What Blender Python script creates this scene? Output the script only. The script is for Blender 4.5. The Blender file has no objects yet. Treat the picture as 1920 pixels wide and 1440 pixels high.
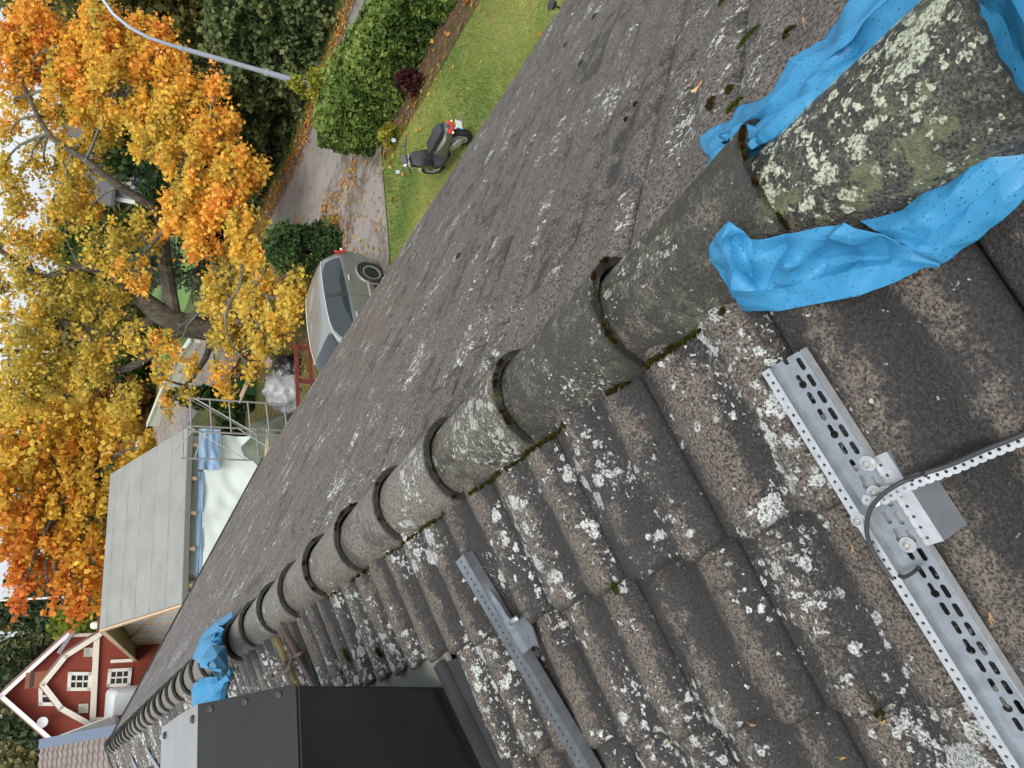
import bpy, math, random
import numpy as np
from mathutils import Vector, Matrix
R0 = random.Random(7)
RN = np.random.default_rng(11)
C = bpy.context.scene.collection
sc = bpy.context.scene
V3 = lambda *a: np.array(a, float)

# ------------------------------------------------------------------ camera
CAM = V3(-0.68309, 0.0, 0.88339)
FL = 1399.17
FWD = V3(0.41317458, 0.75620957, -0.50737939)
RGT = V3(0.89655945, -0.43543192, 0.08111837)
UPV = V3(0.15958669, 0.48841184, 0.85789624)
cd = bpy.data.cameras.new("camera")
cd.sensor_width = 36
cd.lens = FL * 36 / 1920
cd.clip_start = 0.02
cd.clip_end = 1500
cam = bpy.data.objects.new("camera", cd)
C.objects.link(cam)
M = Matrix.Identity(4)
for i in range(3):
    M[i][0] = -UPV[i]; M[i][1] = RGT[i]; M[i][2] = -FWD[i]; M[i][3] = CAM[i]
cam.matrix_world = M
sc.camera = cam
# ------------------------------------------------------------------ light (overcast)
SUN_EL, SUN_AZ = 48, 215          # degrees; azimuth clockwise from +Y
w = bpy.data.worlds.new("World"); sc.world = w; w.use_nodes = True
nt = w.node_tree; nt.nodes.clear()
sky = nt.nodes.new("ShaderNodeTexSky"); sky.sky_type = 'NISHITA'; sky.sun_disc = False
sky.sun_elevation = math.radians(SUN_EL); sky.sun_rotation = math.radians(SUN_AZ)
sky.air_density = 1.0; sky.dust_density = 5.0; sky.ozone_density = 1.0
bg = nt.nodes.new("ShaderNodeBackground"); bg.inputs[1].default_value = 0.15
wo = nt.nodes.new("ShaderNodeOutputWorld")
hs = nt.nodes.new("ShaderNodeHueSaturation"); hs.inputs['Saturation'].default_value = 0.35
nt.links.new(sky.outputs[0], hs.inputs['Color']); mx = nt.nodes.new("ShaderNodeMix"); mx.data_type = 'RGBA'; mx.inputs[0].default_value = .55; mx.inputs[7].default_value = (5.0, 5.35, 5.7, 1)   # cloud veil
nt.links.new(hs.outputs[0], mx.inputs[6]); nt.links.new(mx.outputs[2], bg.inputs[0]); nt.links.new(bg.outputs[0], wo.inputs[0])
sd = bpy.data.lights.new("sun", 'SUN'); sd.energy = 1.1; sd.angle = math.radians(30); sd.color = (1, .97, .92)
so = bpy.data.objects.new("sun", sd); C.objects.link(so)
e, a_ = math.radians(SUN_EL), math.radians(SUN_AZ)
sdir = Vector((math.sin(a_) * math.cos(e), math.cos(a_) * math.cos(e), math.sin(e)))
so.rotation_euler = sdir.to_track_quat('Z', 'Y').to_euler()
sc.view_settings.view_transform = 'Standard'; sc.view_settings.look = 'None'
sc.view_settings.exposure = 0.65; sc.view_settings.gamma = 1; sc.view_settings.use_curve_mapping = False

# ------------------------------------------------------------------ measuring helpers (pixel of the photo -> point in the place)
GZ = CAM[2] - 6.2
def ray(x, y): return FWD + RGT * ((1440 - y) - 720) / FL - UPV * (x - 960) / FL
def onz(x, y, z): d = ray(x, y); return CAM + d * (z - CAM[2]) / d[2]
def G(x, y, z=GZ): return onz(x, y, z)
def A(x, y, D): d = ray(x, y); return CAM + d * D / math.hypot(d[0], d[1])
def pr(P):
    d = np.array(P, float) - CAM; z = d @ FWD
    return (960 - FL * (d @ UPV) / z, 720 - FL * (d @ RGT) / z)
def hgt(P, x):
    lo, hi = -5, 40
    for _ in range(50):
        m = (lo + hi) / 2
        if pr(P + V3(0, 0, m))[0] > x: lo = m
        else: hi = m
    return lo

# ------------------------------------------------------------------ materials
def newmat(name):
    m = bpy.data.materials.new(name); m.use_nodes = True
    t = m.node_tree; b = t.nodes['Principled BSDF']
    return m, t, b
class NB:
    """small node helper"""
    def __init__(s, t): s.t = t; s.n = t.nodes; s.l = t.links
    def put(s, inp, v):
        if v is None: return
        if hasattr(v, 'is_linked') or hasattr(v, 'links'): s.l.new(v, inp)
        else:
            if isinstance(v, (tuple, list)) and len(v) == 3 and inp.type == 'RGBA': v = (*v, 1)
            inp.default_value = v
    def coord(s, scale=(1, 1, 1), kind='Object', rot=(0, 0, 0)):
        tc = s.n.new('ShaderNodeTexCoord'); mp = s.n.new('ShaderNodeMapping')
        mp.inputs['Scale'].default_value = scale; mp.inputs['Rotation'].default_value = rot
        s.l.new(tc.outputs[kind], mp.inputs[0]); return mp.outputs[0]
    def noise(s, vec, scale, detail=4, rough=.6, dist=0):
        n = s.n.new('ShaderNodeTexNoise'); s.put(n.inputs['Vector'], vec)
        n.inputs['Scale'].default_value = scale; n.inputs['Detail'].default_value = detail
        n.inputs['Roughness'].default_value = rough; n.inputs['Distortion'].default_value = dist
        return n.outputs[0]
    def noisec(s, vec, scale, detail=2):
        n = s.n.new('ShaderNodeTexNoise'); s.put(n.inputs['Vector'], vec)
        n.inputs['Scale'].default_value = scale; n.inputs['Detail'].default_value = detail
        return n.outputs[1]
    def vor(s, vec, scale, feat='F1', rand=1, out=0):
        n = s.n.new('ShaderNodeTexVoronoi'); s.put(n.inputs['Vector'], vec); n.feature = feat
        n.inputs['Scale'].default_value = scale; n.inputs['Randomness'].default_value = rand
        return n.outputs[out]
    def ramp(s, v, *st, interp='LINEAR'):
        n = s.n.new('ShaderNodeValToRGB'); s.put(n.inputs[0], v); n.color_ramp.interpolation = interp
        e = n.color_ramp.elements
        while len(e) < len(st): e.new(.5)
        for k, (p, c) in enumerate(st):
            e[k].position = p; e[k].color = (c, c, c, 1) if not isinstance(c, tuple) else (*c, 1)
        return n.outputs[0]
    def mix(s, f, a, b, kind='MIX'):
        n = s.n.new('ShaderNodeMix'); n.data_type = 'RGBA'; n.blend_type = kind
        s.put(n.inputs[0], f); s.put(n.inputs[6], a); s.put(n.inputs[7], b); return n.outputs[2]
    def math(s, op, a, b=0.0, clamp=False):
        n = s.n.new('ShaderNodeMath'); n.operation = op; n.use_clamp = clamp
        s.put(n.inputs[0], a); s.put(n.inputs[1], b); return n.outputs[0]
    def attr(s, name, out=0):
        n = s.n.new('ShaderNodeAttribute'); n.attribute_name = name; return n.outputs[out]
    def bump(s, h, strength=.3, dist=.01, prev=None):
        n = s.n.new('ShaderNodeBump'); s.put(n.inputs['Height'], h)
        n.inputs['Strength'].default_value = strength; n.inputs['Distance'].default_value = dist
        if prev is not None: s.l.new(prev, n.inputs['Normal'])
        return n.outputs[0]
def simple(name, col, rough=.5, metal=0, noise=0, nscale=8, bump=0, spec=.5, col2=None, alpha=None, coat=0):
    m, t, b = newmat(name); q = NB(t)
    b.inputs['Roughness'].default_value = rough; b.inputs['Metallic'].default_value = metal
    b.inputs['Specular IOR Level'].default_value = spec
    b.inputs['Coat Weight'].default_value = coat
    v = q.coord()
    if noise or col2:
        c2 = col2 or tuple(x * (1 - noise) for x in col)
        n = q.noise(v, nscale, 5, .65)
        q.put(b.inputs['Base Color'], q.mix(q.ramp(n, (.35, 0.), (.65, 1.)), col, c2))
    else: b.inputs['Base Color'].default_value = (*col, 1)
    if bump: q.put(b.inputs['Normal'], q.bump(q.noise(v, nscale * 4, 4), bump, .01))
    return m

def tile_mat(name, dark, tan, tanamt, lich, moss, bs=1.0, fine=1.0, lichcol=(.60, .62, .58), greenl=0.0, size=1.0, trough=.0, cw=.0, gsc=260, xb=0, ea=.88, yb=0):
    """weathered concrete: dark grit, sandy mottling, pale lichen rosettes, moss"""
    m, t, b = newmat(name); q = NB(t)
    P = q.coord()
    g0 = q.noise(P, gsc * fine, 4, .75)
    g1 = q.noise(P, 520 * fine, 2, .6)
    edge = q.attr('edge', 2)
    g2 = q.noise(P, 55 * fine, 5, .75)
    g3 = q.noise(P, 8, 5, .7, .3)
    g4 = q.noise(P, 2.2, 3, .6)
    rnd = q.attr('rnd', 2); crest = q.attr('crest', 2)
    base = q.mix(q.ramp(g0, (.38, 0.), (.60, 1.)), tuple(x * .35 for x in dark), tuple(x * 1.7 for x in dark))
    base = q.mix(q.math('MULTIPLY', q.ramp(g4, (.35, 0.), (.65, 1.)), .5), base, tuple(x * .6 for x in dark))
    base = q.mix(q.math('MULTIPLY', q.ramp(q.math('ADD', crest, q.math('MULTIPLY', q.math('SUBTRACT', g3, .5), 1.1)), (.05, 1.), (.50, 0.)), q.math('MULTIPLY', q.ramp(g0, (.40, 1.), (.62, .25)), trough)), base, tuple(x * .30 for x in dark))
    mf = q.math('ADD', q.math('MULTIPLY', g3, .70), q.math('MULTIPLY', g2, .45))
    mf = q.math('ADD', mf, q.math('MULTIPLY', q.math('SUBTRACT', rnd, .5), .14))
    mf = q.math('ADD', mf, q.math('MULTIPLY', q.math('SUBTRACT', crest, .5), cw))
    tanf = q.math('MULTIPLY', q.ramp(mf, (.655 - .12 * tanamt, 0.), (.76 - .12 * tanamt, .92)), q.ramp(g0, (.42, .0), (.56, 1.)))
    base = q.mix(tanf, base, q.mix(q.ramp(g2, (.4, 0.), (.7, 1.)), tan, tuple(x * 1.3 for x in tan)))
    sp = q.ramp(g1, (.66, 0.), (.72, .55))
    base = q.mix(sp, base, (.32, .31, .30))  # pale specks paint the glints of wet granules into the colour
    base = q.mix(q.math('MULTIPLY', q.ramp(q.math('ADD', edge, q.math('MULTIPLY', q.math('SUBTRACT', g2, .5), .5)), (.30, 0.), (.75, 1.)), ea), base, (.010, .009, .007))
    # lichen rosettes: warped cells with eaten edges, in drifts
    wv = q.n.new('ShaderNodeVectorMath'); wv.operation = 'ADD'
    wn = q.n.new('ShaderNodeVectorMath'); wn.operation = 'SCALE'; wn.inputs[3].default_value = .030
    q.l.new(q.noisec(P, 70, 5), wn.inputs[0]); q.l.new(P, wv.inputs[0]); q.l.new(wn.outputs[0], wv.inputs[1])
    W = wv.outputs[0]
    big = q.noise(P, 3.4, 4, .65)
    mask = q.ramp(q.math('ADD', big, q.math('MULTIPLY', q.math('SUBTRACT', rnd, .5), .10)), (.58 - .2 * lich, 0.), (.72 - .2 * lich, 1.))
    if xb:
        sxx = q.n.new('ShaderNodeSeparateXYZ'); q.l.new(P, sxx.inputs[0])
        mask = q.math('MULTIPLY', mask, q.ramp(q.math('ADD', q.math('ADD', q.math('MULTIPLY', sxx.outputs[0], 3.4), .42), q.math('MULTIPLY', big, .8)), (.30, .35), (.80, 1.)))
    if yb:
        syy = q.n.new('ShaderNodeSeparateXYZ'); q.l.new(P, syy.inputs[0]); cl_ = q.ramp(q.math('ADD', syy.outputs[1], q.math('MULTIPLY', q.math('SUBTRACT', g3, .5), .3)), (.50, .22), (.66, 1.))
        mask = q.math('MULTIPLY', mask, cl_)
    lf = None
    for sc_, pw, amt, sh in ((22 / size, 1.6, .80, 16), (48 / size, 1.8, .72, 14), (105 / size, 3.2, .62, 10)):
        v1 = q.vor(W, sc_); vc = q.vor(W, sc_, out=1)
        sx = q.n.new('ShaderNodeSeparateColor'); q.l.new(vc, sx.inputs[0])
        r = q.math('MULTIPLY', q.math('MULTIPLY', q.math('POWER', sx.outputs[0], pw), amt), q.math('ADD', q.math('MULTIPLY', mask, .80), .20 + .10 * lich if sc_ * size > 40 else .06))
        l = q.math('MULTIPLY', q.math('SUBTRACT', r, v1), sh, True)
        lf = l if lf is None else q.math('MAXIMUM', lf, l)
    lf = q.math('MULTIPLY', lf, q.ramp(edge, (.35, 1.), (.75, 0.)))
    hole = q.ramp(g0, (.36, .1), (.48, 1.))
    lf = q.math('MULTIPLY', lf, hole, True)
    lc = q.mix(q.ramp(q.noise(P, 7, 3), (.42, 0.), (.62, 1.)), lichcol, tuple(x * .62 for x in lichcol))
    lc = q.mix(q.ramp(g0, (.45, 0.), (.65, .5)), lc, tuple(x * 1.15 for x in lichcol))
    # dusting of fine crustose lichen
    dust = q.math('MULTIPLY', q.math('MULTIPLY', mask, q.ramp(g2, (.50, 0.), (.62, 1.))), q.ramp(g0, (.50, 0.), (.60, .65)))
    base = q.mix(dust, base, tuple(x * .6 for x in lichcol))
    if greenl:
        gv = q.vor(W, 30); gc = q.vor(W, 30, out=1); gs = q.n.new('ShaderNodeSeparateColor'); q.l.new(gc, gs.inputs[0])
        gr = q.math('MULTIPLY', q.math('SUBTRACT', q.math('MULTIPLY', q.math('POWER', gs.outputs[1], 1.3), .85), gv), 8, True)
        gm = q.math('MULTIPLY', gr, q.ramp(g2, (.38, .2), (.55, 1.)))
        gm = q.math('MULTIPLY', gm, q.ramp(q.noise(P, 7, 3, .6), (.40, 0.), (.56, 1.)))
        base = q.mix(q.math('MULTIPLY', gm, .85 * min(1, greenl)), base, q.mix(g0, (.10, .11, .045), (.23, .25, .13)))
    base = q.mix(lf, base, lc)
    ms = q.math('ADD', q.attr('moss', 2), q.math('MULTIPLY', q.math('SUBTRACT', q.noise(P, 26, 5, .75), .5), 2.0))
    ms = q.math('ADD', ms, q.math('MULTIPLY', q.math('SUBTRACT', g0, .5), 1.1))
    mm = q.ramp(ms, (1.04 - .2 * moss, 0.), (1.14 - .2 * moss, 1.))
    mc = q.mix(q.ramp(q.noise(P, 13, 3), (.46, 0.), (.6, 1.)), (.055, .028, .010), (.10, .10, .018))
    mc = q.mix(q.ramp(g0, (.4, .0), (.65, .6)), mc, (.012, .010, .006))
    base = q.mix(mm, base, mc)
    q.put(b.inputs['Base Color'], base)
    wet = q.ramp(q.noise(P, 6, 3), (.35, .40), (.65, .62))
    q.put(b.inputs['Roughness'], wet)
    b.inputs['Specular IOR Level'].default_value = .5
    h = q.math('ADD', q.math('MULTIPLY', g0, 1.0), q.math('MULTIPLY', g2, .9))
    h = q.math('ADD', h, q.math('MULTIPLY', lf, .35)); h = q.math('ADD', h, q.math('MULTIPLY', mm, 1.0))
    q.put(b.inputs['Normal'], q.bump(h, bs, .006))
    return m
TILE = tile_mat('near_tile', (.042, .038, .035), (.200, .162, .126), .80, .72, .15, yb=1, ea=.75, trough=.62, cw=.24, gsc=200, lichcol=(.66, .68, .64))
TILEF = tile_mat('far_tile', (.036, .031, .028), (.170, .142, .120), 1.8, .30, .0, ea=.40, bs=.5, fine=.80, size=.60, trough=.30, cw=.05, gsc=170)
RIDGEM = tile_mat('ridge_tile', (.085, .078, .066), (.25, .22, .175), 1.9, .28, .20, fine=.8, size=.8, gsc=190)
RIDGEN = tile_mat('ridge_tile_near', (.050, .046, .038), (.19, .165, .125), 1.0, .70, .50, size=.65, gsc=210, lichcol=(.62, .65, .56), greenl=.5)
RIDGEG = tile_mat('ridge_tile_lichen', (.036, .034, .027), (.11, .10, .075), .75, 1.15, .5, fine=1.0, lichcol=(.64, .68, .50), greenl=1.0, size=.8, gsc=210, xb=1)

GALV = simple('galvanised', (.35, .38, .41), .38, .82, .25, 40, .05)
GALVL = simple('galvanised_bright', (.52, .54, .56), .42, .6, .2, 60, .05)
BLACK = simple('black_sheet', (.008, .009, .011), .30, 0, .5, 2.2, .03)
DGREY = simple('dark_grey_sheet', (.024, .026, .026), .5, 0, .25, 4, .05, spec=.25)
LGREY = simple('light_grey_sheet', (.30, .31, .32), .38, .3, .2, 3, .04, col2=(.24, .235, .22))
LEAD = simple('flashing_lead', (.045, .048, .052), .45, .2, .3, 12, .2)
ZINC = simple('weathered_zinc', (.21, .22, .22), .5, .1, .3, 10, .1, col2=(.16, .17, .12))
RUST = simple('rusty_steel', (.12, .068, .05), .7, .1, .4, 30, .3)
MOSSW = simple('mossy_wood', (.22, .17, .06), .9, 0, .5, 18, .6, col2=(.06, .055, .03))
WIRE = simple('rusty_rod', (.17, .12, .10), .55, .4, .3, 40, .2)
RUBBER = simple('black_rubber', (.022, .022, .024), .45, 0, .2, 20, .05)
CABLE = simple('black_cable', (.035, .036, .038), .5)
SCREW = simple('screw_steel', (.55, .50, .46), .35, .8, .3, 90, .1)
WHITE = simple('white_paint', (.72, .70, .64), .5, 0, .08, 3)
WHITEB = simple('bright_white', (.80, .81, .80), .45)
DARKIN = simple('dark_void', (.01, .01, .012), .9)

def tarp_mat():
    m, t, b = newmat('blue_tarpaulin'); q = NB(t); P = q.coord()
    n = q.noise(P, 14, 4, .6)
    c = q.mix(n, (.028, .19, .375), (.042, .235, .43))
    dr = q.vor(P, 230); drc = q.vor(P, 230, out=1)
    s = q.n.new('ShaderNodeSeparateColor'); q.l.new(drc, s.inputs[0])
    rad = q.math('MULTIPLY', q.math('POWER', s.outputs[0], 2.0), .34)
    d = q.math('MULTIPLY', q.math('SUBTRACT', rad, dr), 9, True)
    dirt = q.math('MULTIPLY', d, q.ramp(s.outputs[1], (.45, 0.), (.6, .7)))
    d3 = q.vor(P, 75); d3c = q.vor(P, 75, out=1); s3 = q.n.new('ShaderNodeSeparateColor'); q.l.new(d3c, s3.inputs[0])
    dd = q.math('MULTIPLY', q.math('SUBTRACT', q.math('MULTIPLY', q.math('POWER', s3.outputs[0], 9), .17), d3), 22, True)
    c = q.mix(q.math('MULTIPLY', dd, .75), c, (.10, .13, .15)); d = q.math('MAXIMUM', d, dd)
    c = q.mix(dirt, c, (.03, .05, .07))
    q.put(b.inputs['Base Color'], c)
    b.inputs['Roughness'].default_value = .46; b.inputs['Specular IOR Level'].default_value = .35
    h = q.math('ADD', q.math('MULTIPLY', d, 1.0), q.math('MULTIPLY', q.noise(P, 120, 3, .5), .35))
    q.put(b.inputs['Normal'], q.bump(h, .8, .0025))
    return m
TARP = tarp_mat()

def leafmat(name, rough=.6, trans=.35):
    m, t, b = newmat(name); q = NB(t)
    c = q.attr('Col', 0)
    q.put(b.inputs['Base Color'], c); b.inputs['Roughness'].default_value = rough
    b.inputs['Specular IOR Level'].default_value = .25
    tr = t.nodes.new('ShaderNodeBsdfTranslucent'); q.l.new(c, tr.inputs[0])
    ms = t.nodes.new('ShaderNodeMixShader'); ms.inputs[0].default_value = trans
    q.l.new(b.outputs[0], ms.inputs[1]); q.l.new(tr.outputs[0], ms.inputs[2])
    q.l.new(ms.outputs[0], t.nodes['Material Output'].inputs[0])
    return m
LEAF = leafmat('leaves', .6, .45)
NEEDLE = leafmat('evergreen_leaves', .65, .15)
def barkmat():
    m, t, b = newmat('bark'); q = NB(t); P = q.coord((1, 1, .3))
    n = q.noise(P, 14, 6, .7)
    c = q.mix(q.ramp(n, (.35, 0.), (.65, 1.)), (.030, .025, .020), (.13, .115, .085))
    c = q.mix(q.ramp(q.noise(P, 4, 4, .6), (.55, 0.), (.65, .55)), c, (.19, .20, .14))
    q.put(b.inputs['Base Color'], c); b.inputs['Roughness'].default_value = .9
    q.put(b.inputs['Normal'], q.bump(n, .8, .05)); return m
BARK = barkmat()

# ------------------------------------------------------------------ object helpers
def link_mesh(name, verts, faces, mat, parent=None, smooth=False, world=True, attrs=None, mats=None):
    me = bpy.data.meshes.new(name)
    if isinstance(verts, np.ndarray) and isinstance(faces, np.ndarray):
        nv, nf, k = len(verts), len(faces), faces.shape[1]
        me.vertices.add(nv); me.vertices.foreach_set('co', verts.astype(np.float32).ravel())
        me.loops.add(nf * k); me.loops.foreach_set('vertex_index', faces.astype(np.int32).ravel())
        me.polygons.add(nf); me.polygons.foreach_set('loop_start', np.arange(0, nf * k, k, dtype=np.int32))
        me.update(calc_edges=True)
    else:
        me.from_pydata([tuple(map(float, v)) for v in verts], [], [tuple(map(int, f)) for f in faces])
    if mat is not None: me.materials.append(mat)
    for x in mats or []: me.materials.append(x)
    if attrs:
        for k, arr in attrs.items():
            arr = np.asarray(arr, dtype=np.float32)
            if arr.ndim == 2:
                at = me.attributes.new(k, 'FLOAT_COLOR', 'POINT'); at.data.foreach_set('color', arr.ravel())
            else:
                at = me.attributes.new(k, 'FLOAT', 'POINT'); at.data.foreach_set('value', arr)
    if smooth: me.polygons.foreach_set('use_smooth', [True] * len(me.polygons))
    me.validate(); me.update()
    o = bpy.data.objects.new(name, me); C.objects.link(o)
    if parent is not None:
        o.parent = parent
        if world: o.matrix_parent_inverse = parent.matrix_basis.inverted()
    return o
def thing(name, label, cat, loc=(0, 0, 0), rz=0, group=None):
    o = bpy.data.objects.new(name, None); C.objects.link(o); o.empty_display_size = .2
    o.location = tuple(map(float, loc)); o.rotation_euler = (0, 0, rz)
    o['label'] = label; o['category'] = cat
    if group: o['group'] = group
    o.matrix_basis = Matrix.Translation(o.location) @ Matrix.Rotation(rz, 4, 'Z')
    return o
def tag(o, label, cat, group=None, kind=None):
    if label: o['label'] = label
    if cat: o['category'] = cat
    if group: o['group'] = group
    if kind: o['kind'] = kind
    return o
def dup(root, loc, rz, label, group=None):
    r = root.copy(); C.objects.link(r); r.matrix_basis = Matrix.Translation(tuple(map(float, loc))) @ Matrix.Rotation(rz, 4, 'Z')
    r['label'] = label
    if group: r['group'] = group
    for ch in list(root.children):
        c = ch.copy(); C.objects.link(c); c.parent = r
        for g in ch.children:
            d = g.copy(); C.objects.link(d); d.parent = c
    return r
class MB:
    """collects boxes, bars, tubes into one mesh"""
    def __init__(s): s.v = []; s.f = []
    def add(s, vs, fs):
        k = len(s.v); s.v += [tuple(map(float, v)) for v in vs]; s.f += [tuple(i + k for i in f) for f in fs]; return s
    def box(s, c, size, M3=None, taper=1.0):
        c = np.array(c, float); h = np.array(size, float) / 2; vs = []
        for z in (-1, 1):
            k = taper if z > 0 else 1
            for x, y in ((-1, -1), (1, -1), (1, 1), (-1, 1)):
                p = V3(x * h[0] * k, y * h[1] * k, z * h[2])
                if M3 is not None: p = M3 @ p
                vs.append(c + p)
        return s.add(vs, [(3, 2, 1, 0), (4, 5, 6, 7), (0, 1, 5, 4), (1, 2, 6, 5), (2, 3, 7, 6), (3, 0, 4, 7)])
    def bar(s, a, b, wd, th, up=(0, 0, 1)):
        a = np.array(a, float); b = np.array(b, float); d = b - a; L = np.linalg.norm(d); d = d / L
        u = np.array(up, float); sx = np.cross(u, d); sx = sx / np.linalg.norm(sx); uu = np.cross(d, sx)
        return s.box((a + b) / 2, (wd, L, th), np.array([sx, d, uu]).T)
    def tube(s, pts, r, n=8, caps=True):
        pts = [np.array(p, float) for p in pts]; rs = r if isinstance(r, (list, tuple, np.ndarray)) else [r] * len(pts)
        vs = []; fs = []; prev = None
        for i, p in enumerate(pts):
            d = pts[min(i + 1, len(pts) - 1)] - pts[max(i - 1, 0)]; d = d / (np.linalg.norm(d) + 1e-9)
            if prev is None:
                u = V3(0, 0, 1) if abs(d[2]) < .9 else V3(1, 0, 0); u = np.cross(u, d)
            else: u = prev - d * (prev @ d)
            u = u / (np.linalg.norm(u) + 1e-9); prev = u; w_ = np.cross(d, u)
            for k in range(n):
                t = 2 * math.pi * k / n; vs.append(p + rs[i] * (u * math.cos(t) + w_ * math.sin(t)))
        for i in range(len(pts) - 1):
            for k in range(n):
                a, b = i * n + k, i * n + (k + 1) % n
                fs.append((a, b, b + n, a + n))
        if caps: fs.append(tuple(range(n - 1, -1, -1))); fs.append(tuple(range(len(vs) - n, len(vs))))
        return s.add(vs, fs)
    def lathe(s, c, axis, prof, n=24, caps=True):
        """prof: list of (offset along axis, radius)"""
        c = np.array(c, float); ax = np.array(axis, float); ax = ax / np.linalg.norm(ax)
        u = V3(0, 0, 1) if abs(ax[2]) < .9 else V3(1, 0, 0); u = np.cross(u, ax); u /= np.linalg.norm(u); w_ = np.cross(ax, u)
        vs = []; fs = []
        for o_, r in prof:
            for k in range(n):
                t = 2 * math.pi * k / n; vs.append(c + ax * o_ + r * (u * math.cos(t) + w_ * math.sin(t)))
        for i in range(len(prof) - 1):
            for k in range(n):
                a, b = i * n + k, i * n + (k + 1) % n; fs.append((a, b, b + n, a + n))
        if caps and prof[0][1] > 1e-6: fs.append(tuple(range(n - 1, -1, -1)))
        if caps and prof[-1][1] > 1e-6: fs.append(tuple(range(len(vs) - n, len(vs))))
        return s.add(vs, fs)
    def loft(s, rings, closed=True, caps=True):
        n = len(rings[0]); vs = [p for r in rings for p in r]; fs = []
        for i in range(len(rings) - 1):
            for k in range(n if closed else n - 1):
                a, b = i * n + k, i * n + (k + 1) % n; fs.append((a, b, b + n, a + n))
        if caps and closed: fs.append(tuple(range(n - 1, -1, -1))); fs.append(tuple(range(len(vs) - n, len(vs))))
        return s.add(vs, fs)
    def prism(s, poly, vec):
        poly = [np.array(p, float) for p in poly]; n = len(poly); vec = np.array(vec, float)
        vs = poly + [p + vec for p in poly]
        return s.add(vs, [tuple(range(n - 1, -1, -1)), tuple(range(n, 2 * n))] + [(i, (i + 1) % n, n + (i + 1) % n, n + i) for i in range(n)])
    def build(s, name, mat, parent=None, smooth=False, bevel=0, world=True, label=None):
        o = link_mesh(name, s.v, s.f, mat, parent, smooth, world)
        import bmesh
        bm = bmesh.new(); bm.from_mesh(o.data); bmesh.ops.recalc_face_normals(bm, faces=bm.faces); bm.to_mesh(o.data); bm.free()
        if bevel:
            mo = o.modifiers.new('bevel', 'BEVEL'); mo.width = bevel; mo.segments = 2; mo.limit_method = 'ANGLE'
        if smooth:
            try:
                mo = o.modifiers.new('ws', 'WEIGHTED_NORMAL') if False else None
            except Exception: pass
            o.data.polygons.foreach_set('use_smooth', [True] * len(o.data.polygons))
            try: o.data.set_sharp_from_angle(angle=math.radians(38))
            except Exception: pass
        if label: o['label'] = label
        return o
def rot3(z=0, y=0, x=0):
    return np.array((Matrix.Rotation(z, 3, 'Z') @ Matrix.Rotation(y, 3, 'Y') @ Matrix.Rotation(x, 3, 'X')))
def struct(name, verts, faces, mat):
    o = link_mesh(name, verts, faces, mat); o['kind'] = 'structure'; return o

# ================================================================== OUR HOUSE ROOF
AN, AF = 0.38508, 0.47101          # roof pitches
YE = 13.35                          # far gable end
TW, TE = 0.30, 0.324                # tile cover width / course
L1 = 0.4756
PHJ = 2.1502
LE_N, LE_F = 4.64, 5.12
nS = lambda s, y, h=0: V3(-s * math.cos(AN) - h * math.sin(AN), y, -s * math.sin(AN) + h * math.cos(AN))
fS = lambda s, y, h=0: V3(s * math.cos(AF) + h * math.sin(AF), y, -s * math.sin(AF) + h * math.cos(AF))
house = thing('tiled_house', 'low house in the foreground under a weathered lichen covered concrete tile roof', 'house', (0, 5.5, GZ))

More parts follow.
